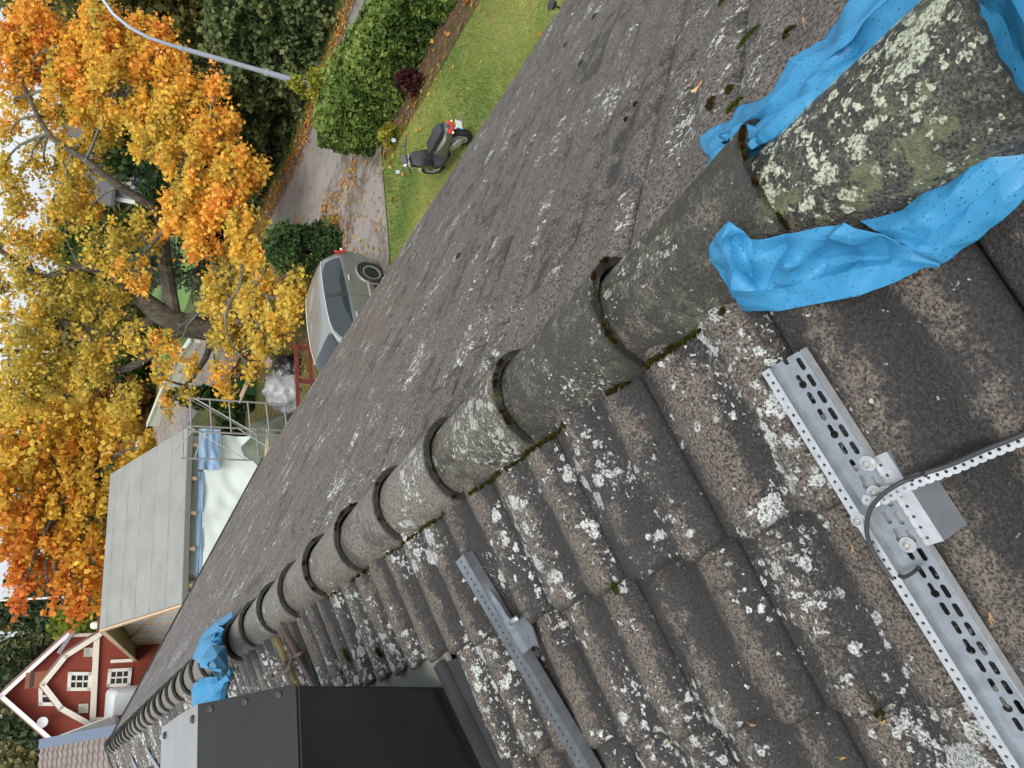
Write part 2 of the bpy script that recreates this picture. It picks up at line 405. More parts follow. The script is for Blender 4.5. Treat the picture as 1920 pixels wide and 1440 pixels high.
def tile_slope(fn, name, mat, lips, y0, y1, phase, res_fn, chim=None, amp=.017, lip=.021):
    """fn(s,y,h). lips = distances of the lower tile edges"""
    Vs = []; Fs = []; rn = []; ms = []; cr = []; ed = []
    nv0 = 0
    k0 = math.floor((y0 - phase) / TW); k1 = math.ceil((y1 - phase) / TW)
    for li, sl in enumerate(lips):
        su = sl - TE - .03 if li else .03
        for k in range(k0, k1):
            ya = phase + k * TW; yb = ya + TW
            if yb > y1 + .01 or ya < y0: continue
            if chim and chim(sl, ya, yb, su): continue
            nu, nv = res_fn((ya + yb) / 2, sl)
            g = .0016
            r = R0.random(); dh = (R0.random() - .5) * .005; tw = (R0.random() - .5) * .006; ds = (R0.random() - .5) * .008
            mossv = 1 if R0.random() < .12 else 0
            u = np.linspace(0, 1, nu); v = np.linspace(0, 1, nv - 2); v = np.concatenate([v[:-1], [.955, .985, 1.]]) if nv > 4 else np.array([0, .5, .94, 1.])[:nv] if nv == 4 else np.array([0, .9, 1.])
            UU, VV = np.meshgrid(u, v, indexing='ij')
            prof = lambda t: amp * (0.5 - 0.5 * np.cos(2 * math.pi * (2 * t))) ** 1.15
            H = prof(UU) + .004 + lip * VV + dh + tw * (UU - .5)
            H = H - .012 * np.clip((np.abs(UU - .5) - .485) / .015, 0, 1)
            S = su + (sl + ds - su) * VV - .006 * np.cos(4 * math.pi * UU) * (VV > .98) * 1.0
            Y = ya + g + (TW - 2 * g) * UU
            # round over the nose
            H = H - .004 * (VV > .985)
            pts = np.array([fn(s_, y_, h_) for s_, y_, h_ in zip(S.ravel(), Y.ravel(), H.ravel())])
            Vs.append(pts)
            edge = np.minimum(np.minimum(UU, 1 - UU) * TW, (1 - VV) * TE)
            m_ = np.exp(-(edge / .012)) * (.75 + .5 * mossv)
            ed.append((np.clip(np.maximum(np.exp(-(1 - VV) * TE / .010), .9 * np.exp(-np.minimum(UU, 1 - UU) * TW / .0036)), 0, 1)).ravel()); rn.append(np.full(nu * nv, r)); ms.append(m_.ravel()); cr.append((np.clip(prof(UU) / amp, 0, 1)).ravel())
            idx = np.arange(nu * nv).reshape(nu, nv) + nv0
            q = np.stack([idx[:-1, :-1], idx[:-1, 1:], idx[1:, 1:], idx[1:, :-1]], -1).reshape(-1, 4)
            Fs.append(q); nv0 += nu * nv
            # front lip and side skirts
            def skirt(Sx, Yx, Hx, depth):
                global _; nonlocal nv0
                n_ = len(Sx)
                top = np.array([fn(a, b, c) for a, b, c in zip(Sx, Yx, Hx)])
                bot = np.array([fn(a - .002, b, c - depth) for a, b, c in zip(Sx, Yx, Hx)])
                Vs.append(np.vstack([top, bot])); rn.append(np.full(2 * n_, r))
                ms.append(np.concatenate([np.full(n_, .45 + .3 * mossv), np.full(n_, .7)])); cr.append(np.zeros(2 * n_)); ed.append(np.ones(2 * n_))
                i = np.arange(n_ - 1) + nv0
                Fs.append(np.stack([i, i + n_, i + n_ + 1, i + 1], -1)); nv0 += 2 * n_
            skirt(S[:, -1], Y[:, -1], H[:, -1], lip)
            skirt(S[0], Y[0], H[0], .016); skirt(S[-1][::-1], Y[-1][::-1], H[-1][::-1], .016)
    vs = np.vstack(Vs); fs = np.vstack(Fs)
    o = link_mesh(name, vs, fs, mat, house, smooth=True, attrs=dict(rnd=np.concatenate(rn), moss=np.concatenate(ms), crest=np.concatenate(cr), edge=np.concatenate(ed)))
    try: o.data.set_sharp_from_angle(angle=math.radians(50))
    except Exception: pass
    return o
def resn(y, s):
    if y < 2.6: return 33, 9
    if y < 6: return 21, 6
    return 17, 4
def resf(y, s): return (21, 4) if y < 3 else (15, 4)
CH0, CH1 = 2.02, 3.45
def chim(sl, ya, yb, su): return (su > L1 - .1) and ((ya + yb) / 2 > CH0 + .06) and ((ya + yb) / 2 < CH1) and sl < 1.9
lipsN = [L1 + TE * i for i in range(13)]
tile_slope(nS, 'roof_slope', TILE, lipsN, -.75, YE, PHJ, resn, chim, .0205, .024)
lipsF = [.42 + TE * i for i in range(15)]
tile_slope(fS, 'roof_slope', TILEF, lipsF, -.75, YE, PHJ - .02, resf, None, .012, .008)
# underlay, walls, gable, gutters
mb = MB()
def slab(mb, fn, s0, s1, y0, y1, h0, h1):
    p = [fn(s0, y0, h0), fn(s1, y0, h0), fn(s1, y1, h0), fn(s0, y1, h0)]
    q_ = [fn(s0, y0, h1), fn(s1, y0, h1), fn(s1, y1, h1), fn(s0, y1, h1)]
    mb.add(p + q_, [(0, 1, 2, 3), (4, 5, 6, 7), (0, 1, 5, 4), (1, 2, 6, 5), (2, 3, 7, 6), (3, 0, 4, 7)])
slab(mb, nS, .0, 4.3, -.75, YE - .04, -.07, -.035); slab(mb, fS, .0, 5.1, -.75, YE - .04, -.07, -.035)
mb.build('roof_deck', simple('deck_wood', (.05, .04, .03), .9), house)
PLAST = simple('house_render', (.42, .40, .36), .8, 0, .15, 4, .2)
mb = MB()
xw0, xw1 = -3.7, 4.1
gp = [V3(xw0, 0, GZ), V3(xw1, 0, GZ), V3(xw1, 0, -xw1 * math.tan(AF) - .09), V3(0, 0, -.1), V3(xw0, 0, xw0 * math.tan(AN) - .09)]
mb.prism([p + V3(0, -.5, 0) for p in gp], (0, YE - .1, 0)); mb.build('wall', PLAST, house)
DARKW = simple('dark_verge_board', (.045, .044, .045), .6)
mb = MB(); mb.bar(fS(0.02, YE + .012, -.02), fS(5.1, YE + .012, -.02), .02, .12); mb.bar(nS(.02, YE + .012, -.02), nS(4.3, YE + .012, -.02), .02, .12)
mb.build('verge_board', DARKW, house)
mb = MB(); mb.bar(fS(5.10, -.7, -.05), fS(5.10, YE, -.05), .03, .09); mb.build('fascia_board', DARKW, house)

# ---- ridge tiles
RE, RP = 0.38941, 0.91005
def ridge_mesh(yn, mat, name='ridge_tile', L=RE + .075, taper=1.0, dx=0, dz=0, yaw=0, scale=1, seed=0, hi=True, tilt=0):
    rr = random.Random(seed); na, nl = (34, 18) if hi else (20, 6)
    Vs = []; ms = []; eg = []
    r_n, r_f = .123, .107; th = .019
    def surf(v, ang, inset):
        # profile: flattened arch
        r = (r_n + (r_f * taper - r_n) * min(1, v * 1.0)) * scale - inset
        if v < .16: r += .003 * (1 - v / .16)
        ca, sa = math.cos(ang), math.sin(ang)
        x = r * ca; z = (r * .93 - .004) * (max(sa, 0) ** .92 if sa > 0 else sa * 1.2)
        return x, z
    ang0, ang1 = -.06, math.pi + .06
    nz = -.046 + dz
    rings = []
    for lay in (0, 1):
        for i in range(nl):
            v = i / (nl - 1); ring = []
            for j in range(na):
                an = ang0 + (ang1 - ang0) * j / (na - 1)
                x, z = surf(v, an, th * lay)
                jit = (rr.random() - .5) * (.0022 if hi and (i in (0,) or j in (0, na - 1)) else .0008)
                yy = yn + L * v + (jit * 2 if i == 0 else 0)
                zz = z + nz + jit + tilt * v * L
                c_, s_ = math.cos(yaw), math.sin(yaw); xx = x + dx; y2 = yy - yn
                Vs.append((xx * c_ - y2 * s_, yn + xx * s_ + y2 * c_, zz))
                eg.append(1.0 if (lay == 1) else (.62 if i == 0 else .8 * math.exp(-min(j, na - 1 - j) / (na - 1) * 9)))  # dirt on the rim; contact shade painted dark along the lower edges
                e_ = min(v * L, 1.0); side = min(j, na - 1 - j) / (na - 1) * math.pi * .12
                ms.append(max(math.exp(-e_ / .012) * 1.0, math.exp(-side / .016) * .95) * (.55 + .5 * rr.random()))
    Fs = []
    idx = lambda l, i, j: l * nl * na + i * na + j
    for i in range(nl - 1):
        for j in range(na - 1):
            Fs.append((idx(0, i, j), idx(0, i, j + 1), idx(0, i + 1, j + 1), idx(0, i + 1, j)))
            Fs.append((idx(1, i, j), idx(1, i + 1, j), idx(1, i + 1, j + 1), idx(1, i, j + 1)))
    for j in range(na - 1):
        Fs.append((idx(0, 0, j + 1), idx(0, 0, j), idx(1, 0, j), idx(1, 0, j + 1)))
        Fs.append((idx(0, nl - 1, j), idx(0, nl - 1, j + 1), idx(1, nl - 1, j + 1), idx(1, nl - 1, j)))
    for i in range(nl - 1):
        for j in (0, na - 1):
            f = (idx(0, i, j), idx(0, i + 1, j), idx(1, i + 1, j), idx(1, i, j)); Fs.append(f if j == 0 else f[::-1])
    Vs = np.array(Vs); Fs = np.array(Fs)
    rnd_ = np.full(len(Vs), rr.random())
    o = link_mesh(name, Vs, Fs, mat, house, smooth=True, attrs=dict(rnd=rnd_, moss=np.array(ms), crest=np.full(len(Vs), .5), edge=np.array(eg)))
    try: o.data.set_sharp_from_angle(angle=math.radians(45))
    except Exception: pass
    return o
n = 0
nmax = int((YE - RP) / RE) + 1
for n in range(-2, nmax):
    yn = RP + n * RE
    if n == -2:
        o = ridge_mesh(yn + .052, RIDGEG, L=.395, taper=.84, dz=.004, dx=-.070, yaw=-.115, scale=1.06, seed=3, tilt=-.02)
        o['label'] = 'loose ridge tile thick with pale and green lichen lying on blue tarpaulin'
    else:
        ridge_mesh(yn, RIDGEN if n < 2 else RIDGEM, dx=R0.uniform(-.004, .004), dz=R0.uniform(-.003, .003), yaw=R0.uniform(-.012, .012), seed=n + 50, hi=n < 8, tilt=-.03)

# ---- chimney (sheet metal clad), base on the near slope
xr_t, xr_b = -.475, -.545
y0c, y1c = 2.27, 3.33
prof_ = [(2.25, .275), (2.50, .485), (3.30, .49)]
chm = MB()
# near face (black), leaning slightly outwards
def q4(mb, a, b, c, d): mb.add([a, b, c, d], [(0, 1, 2, 3)])
XL = -1.35
zb = lambda x: x * math.tan(AN)
body = MB().loft([[V3(xr_b, y0c, zb(xr_b) - .05), V3(XL, y0c, zb(XL) - .05), V3(XL, y1c, zb(XL) - .05), V3(xr_b, y1c, zb(xr_b) - .05)],
                  [V3(xr_t - .004, 2.254, .268), V3(XL, 2.254, .268), V3(XL, 3.296, .268), V3(xr_t - .004, 3.296, .268)]])
ch = body.build('chimney', BLACK, house, bevel=.006)
hood = MB().prism([V3(xr_t, 2.246, .27), V3(xr_t, 2.246, .276), V3(xr_t, 2.50, .49), V3(xr_t, 2.503, .27)], (XL - xr_t, 0, 0))
hd = hood.build('chimney_hood', DGREY, ch, bevel=.003)
cap = MB().prism([V3(xr_t + .002, 2.506, .27), V3(xr_t + .002, 2.506, .492), V3(xr_t + .002, 2.85, .497), V3(xr_t + .002, 3.30, .489), V3(xr_t + .002, 3.30, .27)], (XL - xr_t, 0, 0))
cp = cap.build('chimney_cap', LGREY, ch, bevel=.003)
SCD = simple('dark_screws', (.03, .03, .032), .5)
for t in (.16, .5, .86):
    y = 2.246 + .254 * t; z = .276 + .214 * t
    sm = MB(); sm.lathe(V3(xr_t - .02, y, z), (0, -.64, .77), [(0, .010), (.004, .010), (.006, .006), (.006, 0)], 10); sm.build('screw', SCD, ch)
for q_ in ((-.60, 2.50), (-.62, 3.1)):
    sm = MB(); sm.lathe(V3(xr_t - .035, q_[1] + .05, .49), (0, 0, 1), [(0, .012), (.008, .012), (.012, .008), (.012, 0)], 8); sm.build('screw', SCD, ch)
# flashings
fl = MB(); fl.add([nS(.50, 2.075, .016), nS(1.9, 2.03, .016), nS(1.9, 2.27, .030), nS(.50, 2.27, .030), nS(.50, 2.075, .010), nS(1.9, 2.03, .010), nS(1.9, 2.27, .012), nS(.50, 2.27, .012)],
                  [(0, 1, 2, 3), (4, 5, 6, 7), (0, 1, 5, 4), (1, 2, 6, 5), (2, 3, 7, 6), (3, 0, 4, 7)])
fl.bar(nS(.49, 2.20, .034), nS(1.9, 2.185, .034), .035, .016, up=nS(0, 0, 1))
fl.build('flashing', LEAD, ch)
fl = MB(); slab(fl, nS, .44, .60, 2.16, 3.5, .012, .020); fl.build('flashing', ZINC, ch)
fl = MB(); slab(fl, nS, .45, .56, 2.93, 3.12, .022, .028); fl.build('flashing_patch', GALVL, ch)
fl = MB(); slab(fl, nS, .5, 1.9, 3.33, 3.5, .010, .018); fl.build('flashing', LEAD, ch)
# the deck shows under the removed tiles otherwise
# ================================================================== THINGS ON THE ROOF
def inter(x, y, n_, h):
    d = ray(x, y); t = (h - n_ @ CAM) / (n_ @ d); return CAM + d * t
NN = V3(-math.sin(AN), 0, math.cos(AN)); NF = V3(math.sin(AF), 0, math.cos(AF)); NZ = V3(0, 0, 1)
onN = lambda x, y, h=0: inter(x, y, NN, h)
onF = lambda x, y, h=0: inter(x, y, NF, h)
from mathutils import noise as mnoise
def crom(P, t):
    """Catmull-Rom through the rows of P at parameter t in [0, n-1]"""
    n_ = len(P); i = min(int(t), n_ - 2); f = t - i
    p = [P[max(i - 1, 0)], P[i], P[i + 1], P[min(i + 2, n_ - 1)]]
    # half way between straight and smooth: sharp folds of stiff sheet
    cr_ = .5 * ((2 * p[1]) + (-p[0] + p[2]) * f + (2 * p[0] - 5 * p[1] + 4 * p[2] - p[3]) * f * f + (-p[0] + 3 * p[1] - 3 * p[2] + p[3]) * f ** 3)
    li = p[1] * (1 - f) + p[2] * f
    return cr_ * .12 + li * .88
def tri(x): return 2 * abs(x - math.floor(x + .5))
def crumple(p, seed, rnd_dirs):
    """straight sharp creases between flat facets"""
    w_ = mnoise.noise_vector(Vector(p * 5 + seed)) * .006
    q_ = p + np.array(w_); h = 0
    for d, wl, ph, k in rnd_dirs:
        m_ = max(0, min(1, .55 + 1.8 * mnoise.noise(Vector(p * (.55 / wl) + ph * 7))))
        h += (tri(q_ @ d / wl + ph) - .5) * wl * k * m_
    return h
def cloth(mb, grid, sub=9, amp=.006, freq=14, seed=0):
    g = np.array(grid, float); nr, nc = g.shape[:2]; sub = sub + 5
    NU, NV = (nr - 1) * sub + 1, (nc - 1) * sub + 1
    tmp = np.array([[crom(g[r], j / sub) for j in range(NV)] for r in range(nr)])
    full = np.array([[crom(tmp[:, j], i / sub) for j in range(NV)] for i in range(NU)])
    du = np.gradient(full, axis=0); dv = np.gradient(full, axis=1); nrm = np.cross(du, dv)
    nrm /= np.linalg.norm(nrm, axis=2, keepdims=True) + 1e-9
    rg = np.random.default_rng(seed + 77); sc_ = amp / .007; ds = []
    for wl in (.16, .11, .08, .055, .040):
        d = rg.normal(size=3); d /= np.linalg.norm(d); ds.append((d, wl * sc_, rg.random() * 9, .20 if wl > .06 else .11))
    for i in range(NU):
        for j in range(NV):
            p = full[i, j]; full[i, j] = p + nrm[i, j] * crumple(p, seed, ds)
    vs = full.reshape(-1, 3); idx = np.arange(NU * NV).reshape(NU, NV)
    fs = np.stack([idx[:-1, :-1], idx[:-1, 1:], idx[1:, 1:], idx[1:, :-1]], -1).reshape(-1, 4)
    mb.add(vs, fs)
def finish_cloth(mb, name, label, cat, mat=TARP, th=.0012):
    o = link_mesh(name, mb.v, mb.f, mat, smooth=True)
    try: o.data.set_sharp_from_angle(angle=math.radians(13))
    except Exception: pass
    so_ = o.modifiers.new('thick', 'SOLIDIFY'); so_.thickness = th; so_.offset = 0
    tag(o, label, cat); return o
N_ = lambda *a: onN(*a); F_ = lambda *a: onF(*a)
tp = MB()
# near side pouch: its top edge stands up, the lower edge lies on the tiles, closing to a point at the right
cloth(tp, [
 [N_(1343, 450, .070), N_(1372, 421, .085), N_(1396, 434, .085), N_(1409, 449, .072), N_(1480, 440, .080), N_(1582, 418, .100), N_(1650, 446, .080), N_(1712, 470, .062), N_(1764, 489, .045)],
 [N_(1333, 470, .050), N_(1354, 446, .105), N_(1374, 450, .080), N_(1411, 482, .070), N_(1470, 462, .064), N_(1556, 446, .102), N_(1640, 464, .066), N_(1710, 478, .060), N_(1764, 490, .045)],
 [N_(1328, 492, .035), N_(1350, 488, .075), N_(1368, 494, .104), N_(1410, 518, .058), N_(1474, 500, .090), N_(1550, 490, .046), N_(1636, 482, .048), N_(1708, 487, .058), N_(1764, 491, .044)],
 [N_(1336, 516, .026), N_(1358, 530, .045), N_(1374, 540, .088), N_(1426, 546, .074), N_(1470, 540, .056), N_(1535, 522, .056), N_(1624, 502, .060), N_(1704, 498, .045), N_(1764, 492, .042)],
 [N_(1352, 532, .022), N_(1368, 556, .024), N_(1390, 586, .034), N_(1428, 583, .044), N_(1480, 577, .050), N_(1540, 566, .052), N_(1612, 546, .050), N_(1698, 521, .046), N_(1764, 494, .046)]],
 sub=11, amp=.0052, seed=0)
# band running on beside the loose tile
cloth(tp, [
 [N_(1612, 415, .045), N_(1690, 392, .045), N_(1768, 330, .040), N_(1850, 255, .035), N_(1945, 160, .03)],
 [N_(1640, 432, .060), N_(1712, 424, .060), N_(1788, 364, .062), N_(1868, 292, .055), N_(1962, 205, .05)],
 [N_(1668, 448, .052), N_(1732, 448, .050), N_(1812, 392, .050), N_(1888, 322, .052), N_(1975, 240, .05)],
 [N_(1700, 462, .060), N_(1752, 470, .062), N_(1836, 420, .066), N_(1904, 356, .062), N_(1985, 290, .06)],
 [N_(1730, 474, .044), N_(1768, 489, .046), N_(1848, 436, .050), N_(1922, 372, .05), N_(1998, 316, .05)]],
 sub=11, amp=.0055, seed=21)
# far side band with the twisted corner
cloth(tp, [
 [F_(1342, 326, .012), F_(1327, 288, .012), F_(1326, 262, .014), F_(1346, 236, .018), F_(1378, 226, .020), F_(1430, 178, .030), F_(1485, 124, .030), F_(1550, 66, .028), F_(1625, -2, .028), F_(1700, -70, .028)],
 [F_(1347, 322, .030), F_(1345, 290, .035), F_(1350, 258, .055), F_(1366, 240, .050), F_(1388, 234, .045), F_(1440, 190, .055), F_(1500, 136, .050), F_(1570, 78, .055), F_(1640, 12, .055), F_(1715, -50, .05)],
 [F_(1352, 318, .025), F_(1362, 298, .055), F_(1378, 268, .020), F_(1390, 252, .060), F_(1402, 246, .030), F_(1455, 212, .035), F_(1518, 156, .045), F_(1590, 92, .035), F_(1658, 26, .040), F_(1730, -36, .04)],
 [F_(1362, 312, .030), F_(1390, 288, .035), F_(1408, 272, .050), F_(1420, 262, .045), F_(1432, 256, .045), F_(1476, 226, .040), F_(1540, 170, .030), F_(1612, 106, .025), F_(1680, 40, .025), F_(1750, -20, .03)],
 [F_(1372, 318, .016), F_(1400, 298, .016), F_(1425, 285, .016), F_(1440, 275, .016), F_(1455, 266, .016), F_(1500, 246, .014), F_(1562, 190, .014), F_(1636, 126, .014), F_(1704, 60, .014), F_(1772, 0, .014)]],
 sub=10, amp=.006, freq=20, seed=3)
# sheet passing under the loose tile and out behind it
yy_ = [.40, .33, .24, .17, .11, .05, -.03, -.12]
cloth(tp, [[V3(x_ * (1 if y_ < .18 else .5), y_, z_ * (1 if y_ < .18 else .5) + (.0 if y_ > .2 else .03)) for y_ in yy_] for x_, z_ in ((-.26, -.080), (-.19, -.050), (-.12, -.024), (-.06, -.002), (0, .010), (.06, -.010), (.12, -.036), (.18, -.07))], sub=6, amp=.006, freq=22, seed=9)
finish_cloth(tp, 'blue_tarpaulin', 'rain beaded blue tarpaulin bunched round the big loose ridge tile in the foreground', 'tarpaulin')

# second tarp further along the ridge
tp = MB()
Z_ = lambda x, y, z: onz(x, y, z)
cloth(tp, [
 [F_(441, 1150, .03), F_(418, 1164, .03), F_(392, 1180, .04), F_(381, 1192, .04), F_(378, 1212, .04), F_(366, 1236, .03)],
 [F_(436, 1156, .04), F_(417, 1174, .06), F_(400, 1188, .07), F_(390, 1204, .08), F_(384, 1222, .075), F_(372, 1242, .06)],
 [F_(428, 1162, .04), F_(412, 1182, .05), F_(402, 1198, .08), F_(398, 1216, .10), F_(392, 1238, .11), F_(388, 1250, .10)],
 [F_(420, 1168, .04), F_(408, 1192, .08), F_(406, 1212, .10), F_(410, 1232, .12), F_(406, 1252, .13), F_(398, 1260, .12)],
 [N_(412, 1180, .12), N_(404, 1200, .12), N_(412, 1226, .12), N_(424, 1246, .10), N_(420, 1262, .10), N_(408, 1266, .11)],
 [N_(409, 1190, .12), N_(408, 1210, .12), N_(420, 1238, .10), N_(437, 1260, .05), N_(428, 1270, .07), N_(412, 1268, .08)]],
 sub=8, amp=.018, freq=9, seed=5)
cloth(tp, [
 [N_(437, 1260, .05), N_(415, 1266, .08), N_(395, 1270, .08), N_(372, 1278, .07), N_(362, 1284, .05)],
 [N_(434, 1272, .04), N_(418, 1278, .09), N_(398, 1284, .11), N_(374, 1290, .09), N_(359, 1296, .05)],
 [N_(430, 1286, .04), N_(418, 1290, .08), N_(400, 1298, .10), N_(380, 1304, .09), N_(361, 1308, .05)],
 [N_(420, 1302, .04), N_(410, 1304, .07), N_(398, 1310, .08), N_(382, 1316, .07), N_(368, 1320, .04)],
 [N_(404, 1318, .03), N_(398, 1322, .03), N_(388, 1326, .03), N_(378, 1330, .03), N_(370, 1330, .03)]],
 sub=8, amp=.018, freq=9, seed=8)
finish_cloth(tp, 'blue_tarpaulin', 'small crumpled blue tarpaulin draped over the ridge beyond the dark chimney', 'tarpaulin', th=.002)

# ---- perforated rails
def plate(name, outline, holes, th, fr, mat, parent, world=True):
    """flat sheet with real holes; fr=(origin,U,V,N)"""
    cu = bpy.data.curves.new(name, 'CURVE'); cu.dimensions = '2D'; cu.fill_mode = 'BOTH'; cu.extrude = th / 2
    for pl in [outline] + holes:
        sp = cu.splines.new('POLY'); sp.points.add(len(pl) - 1); sp.use_cyclic_u = True
        for p_, (a, b) in zip(sp.points, pl): p_.co = (a, b, 0, 1)
    ob = bpy.data.objects.new('tmp', cu); C.objects.link(ob)
    dg = bpy.context.evaluated_depsgraph_get(); me = bpy.data.meshes.new_from_object(ob.evaluated_get(dg))
    bpy.data.objects.remove(ob); me.name = name
    o_, U, V_, N2 = fr; Mx = Matrix.Identity(4)
    for i in range(3): Mx[i][0] = U[i]; Mx[i][1] = V_[i]; Mx[i][2] = N2[i]; Mx[i][3] = o_[i]
    me.transform(Mx); me.materials.clear(); me.materials.append(mat)
    o = bpy.data.objects.new(name, me); C.objects.link(o)
    if parent is not None:
        o.parent = parent; o.matrix_parent_inverse = parent.matrix_basis.inverted()
    return o
def circ(cx, cy, r, n_=12): return [(cx + r * math.cos(2 * math.pi * k / n_), cy + r * math.sin(2 * math.pi * k / n_)) for k in range(n_)]
def slot(cx, cy, L, w_, n_=6):
    p = []
    for k in range(n_ + 1): t = -math.pi / 2 + math.pi * k / n_; p.append((cx + (L - w_) / 2 + w_ / 2 * math.cos(t), cy + w_ / 2 * math.sin(t)))
    for k in range(n_ + 1): t = math.pi / 2 + math.pi * k / n_; p.append((cx - (L - w_) / 2 + w_ / 2 * math.cos(t), cy + w_ / 2 * math.sin(t)))
    return p
def keyhole(cx, cy, L, w_, R_):
    p = []; cx2 = cx + L / 2 - R_
    a0 = math.asin(w_ / 2 / R_)
    for k in range(11): t = -math.pi + a0 + (2 * math.pi - 2 * a0) * k / 10; p.append((cx2 + R_ * math.cos(t), cy + R_ * math.sin(t)))
    for k in range(7): t = math.pi / 2 + math.pi * k / 6; p.append((cx - L / 2 + w_ / 2 + w_ / 2 * math.cos(t), cy + w_ / 2 * math.sin(t)))
    return p
dN = V3(-math.cos(AN), 0, -math.sin(AN)); YP = V3(0, 1, 0)
def nf(s_, y_, h_): return nS(s_, y_, h_)
def bolt(mb_w, mb_b, c, n_, r=.0062):
    mb_w.lathe(c, n_, [(0, r * 1.9), (.0012, r * 1.9), (.0015, r * .7)], 20)
    mb_w.lathe(c, n_, [(.001, r * 1.35), (.0035, r * 1.3), (.0036, r * .6)], 20)
    mb_b.lathe(c, n_, [(.0, r * .95), (.0075, r * .9), (.0095, r * .55), (.0095, 0)], 6)
rail = thing('mounting_rail', 'wide galvanised rail with keyhole slots, bolted down the tiles beside blue tarpaulin', 'metal rail', nS(.5, .65, 0))
RL = 1.55; h0 = .054
holes = []
i = 0; u = .014
while u < RL - .03:
    if not (.18 < u < .335 and False):
        holes.append(slot(u + .004, .0095, .021, .0078))
        if i > 0:
            holes.append(keyhole(u - .002, .0250, .023, .0066, .0062) if i % 3 == 1 else slot(u - .002, .0250, .020, .0074))
    i += 1; u += .0285
holes_w = holes
out = [(.0, .0035), (.003, 0), (RL, 0), (RL, .046), (.0, .046), (.0, .033), (.009, .031), (.009, .0255), (.0, .0245)]
tilt_w = .05
Vw = YP * math.cos(tilt_w) + NN * math.sin(tilt_w); Nw = NN * math.cos(tilt_w) - YP * math.sin(tilt_w)
plate('web', out, holes_w, .0018, (nS(.246, .608, h0), dN, Vw, Nw), GALV, rail)
# sloping side and holed lip
Vs_ = YP * .35 + NN * .94
Vs_ = Vs_ / np.linalg.norm(Vs_)
b0 = nS(.246, .608, h0) + Vw * .0465
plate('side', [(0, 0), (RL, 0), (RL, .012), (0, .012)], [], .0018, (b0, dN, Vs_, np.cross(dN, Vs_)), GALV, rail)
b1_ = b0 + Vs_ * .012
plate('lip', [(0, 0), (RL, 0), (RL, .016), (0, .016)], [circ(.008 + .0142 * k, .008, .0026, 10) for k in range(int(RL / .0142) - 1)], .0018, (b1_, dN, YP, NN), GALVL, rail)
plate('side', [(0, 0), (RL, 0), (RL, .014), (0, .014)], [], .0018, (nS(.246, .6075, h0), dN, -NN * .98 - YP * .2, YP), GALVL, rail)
# bracket (angle) under the rail
plate('bracket', [(0, 0), (.140, 0), (.140, .060), (0, .060)], [circ(.014 + .0165 * k, .019, .0026, 10) for k in range(8)], .002, (nS(.430, .582, h0 - .006), dN, YP, NN), GALVL, rail)
plate('bracket_wing', [(0, 0), (.140, 0), (.132, .036), (0, .036)], [], .002, (nS(.430, .582, h0 - .006), dN, (-YP * .88 - NN * .475), NN * .88 - YP * .475), simple('shaded_zinc', (.07, .08, .09), .6, .2, .2, 30), rail)  # shade on the sloping wing is put into its darker colour
wsh = MB(); blt = MB()
for c_, nn_ in [(nS(.434, .612, h0 + .002), NN), (nS(.476, .628, h0 + .002), NN), (nS(.482, .612, h0 + .002), NN), (nS(.559, .628, h0 + .002), NN), (b1_ + dN * .256 + YP * .008 + NN * .001, NN)]:
    w1 = MB(); b1m = MB(); bolt(w1, b1m, c_, nn_)
    bo = b1m.build('bolt', SCREW, rail); w1.build('washer', GALVL, bo, smooth=True)
# second rail
Ud = nS(.86, 1.752, .045) - nS(.243, 1.834, .045); L2_ = np.linalg.norm(Ud) * 2.4; Ud = Ud / np.linalg.norm(Ud)
Vd = np.cross(NN, Ud); Vd = Vd / np.linalg.norm(Vd)
if Vd[1] < 0: Vd = -Vd
rail2 = thing('mounting_rail', 'narrow grey rail with one row of round holes beside the black chimney', 'metal rail', nS(.5, 1.8, 0))
o2 = nS(.250, 1.738, .062)
plate('web', [(0, 0), (L2_, 0), (L2_, .052), (0, .052)], [circ(.010 + .0175 * k, .026, .0036, 10) for k in range(int(L2_ / .0175) - 1)], .002, (o2, Ud, Vd, NN), GALV, rail2)
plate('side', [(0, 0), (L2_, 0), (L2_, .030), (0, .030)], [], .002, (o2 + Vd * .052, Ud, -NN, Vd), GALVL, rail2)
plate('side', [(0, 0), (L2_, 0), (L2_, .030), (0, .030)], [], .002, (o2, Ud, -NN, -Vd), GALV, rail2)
plate('flange', [(0, 0), (L2_ - .012, 0), (L2_ - .012, .014), (0, .014)], [], .002, (o2 + Vd * .0525 - NN * .012 + Ud * .012, Ud, Vd, NN), GALVL, rail2)
# hook bracket that grips the tile edge
plate('hook_bracket', [(0, 0), (.175, 0), (.172, -.072), (.135, -.088), (.105, -.082), (.098, -.070), (.106, -.050), (.098, -.028), (.085, -.016), (0, -.010)], [circ(.150, -.050, .003)], .004,
      (o2 + Ud * .115 - NN * .012, Ud, Vd, NN), GALV, rail2)
mb = MB(); mb.tube([o2 + Ud * (.213 + .0 * k) - Vd * (.045 + .035 * k / 5) + NN * (.004 + .010 * math.sin(k / 5 * 3.1)) for k in range(6)], .008, 8)
mb.build('hook_lip', GALV, rail2, smooth=True)
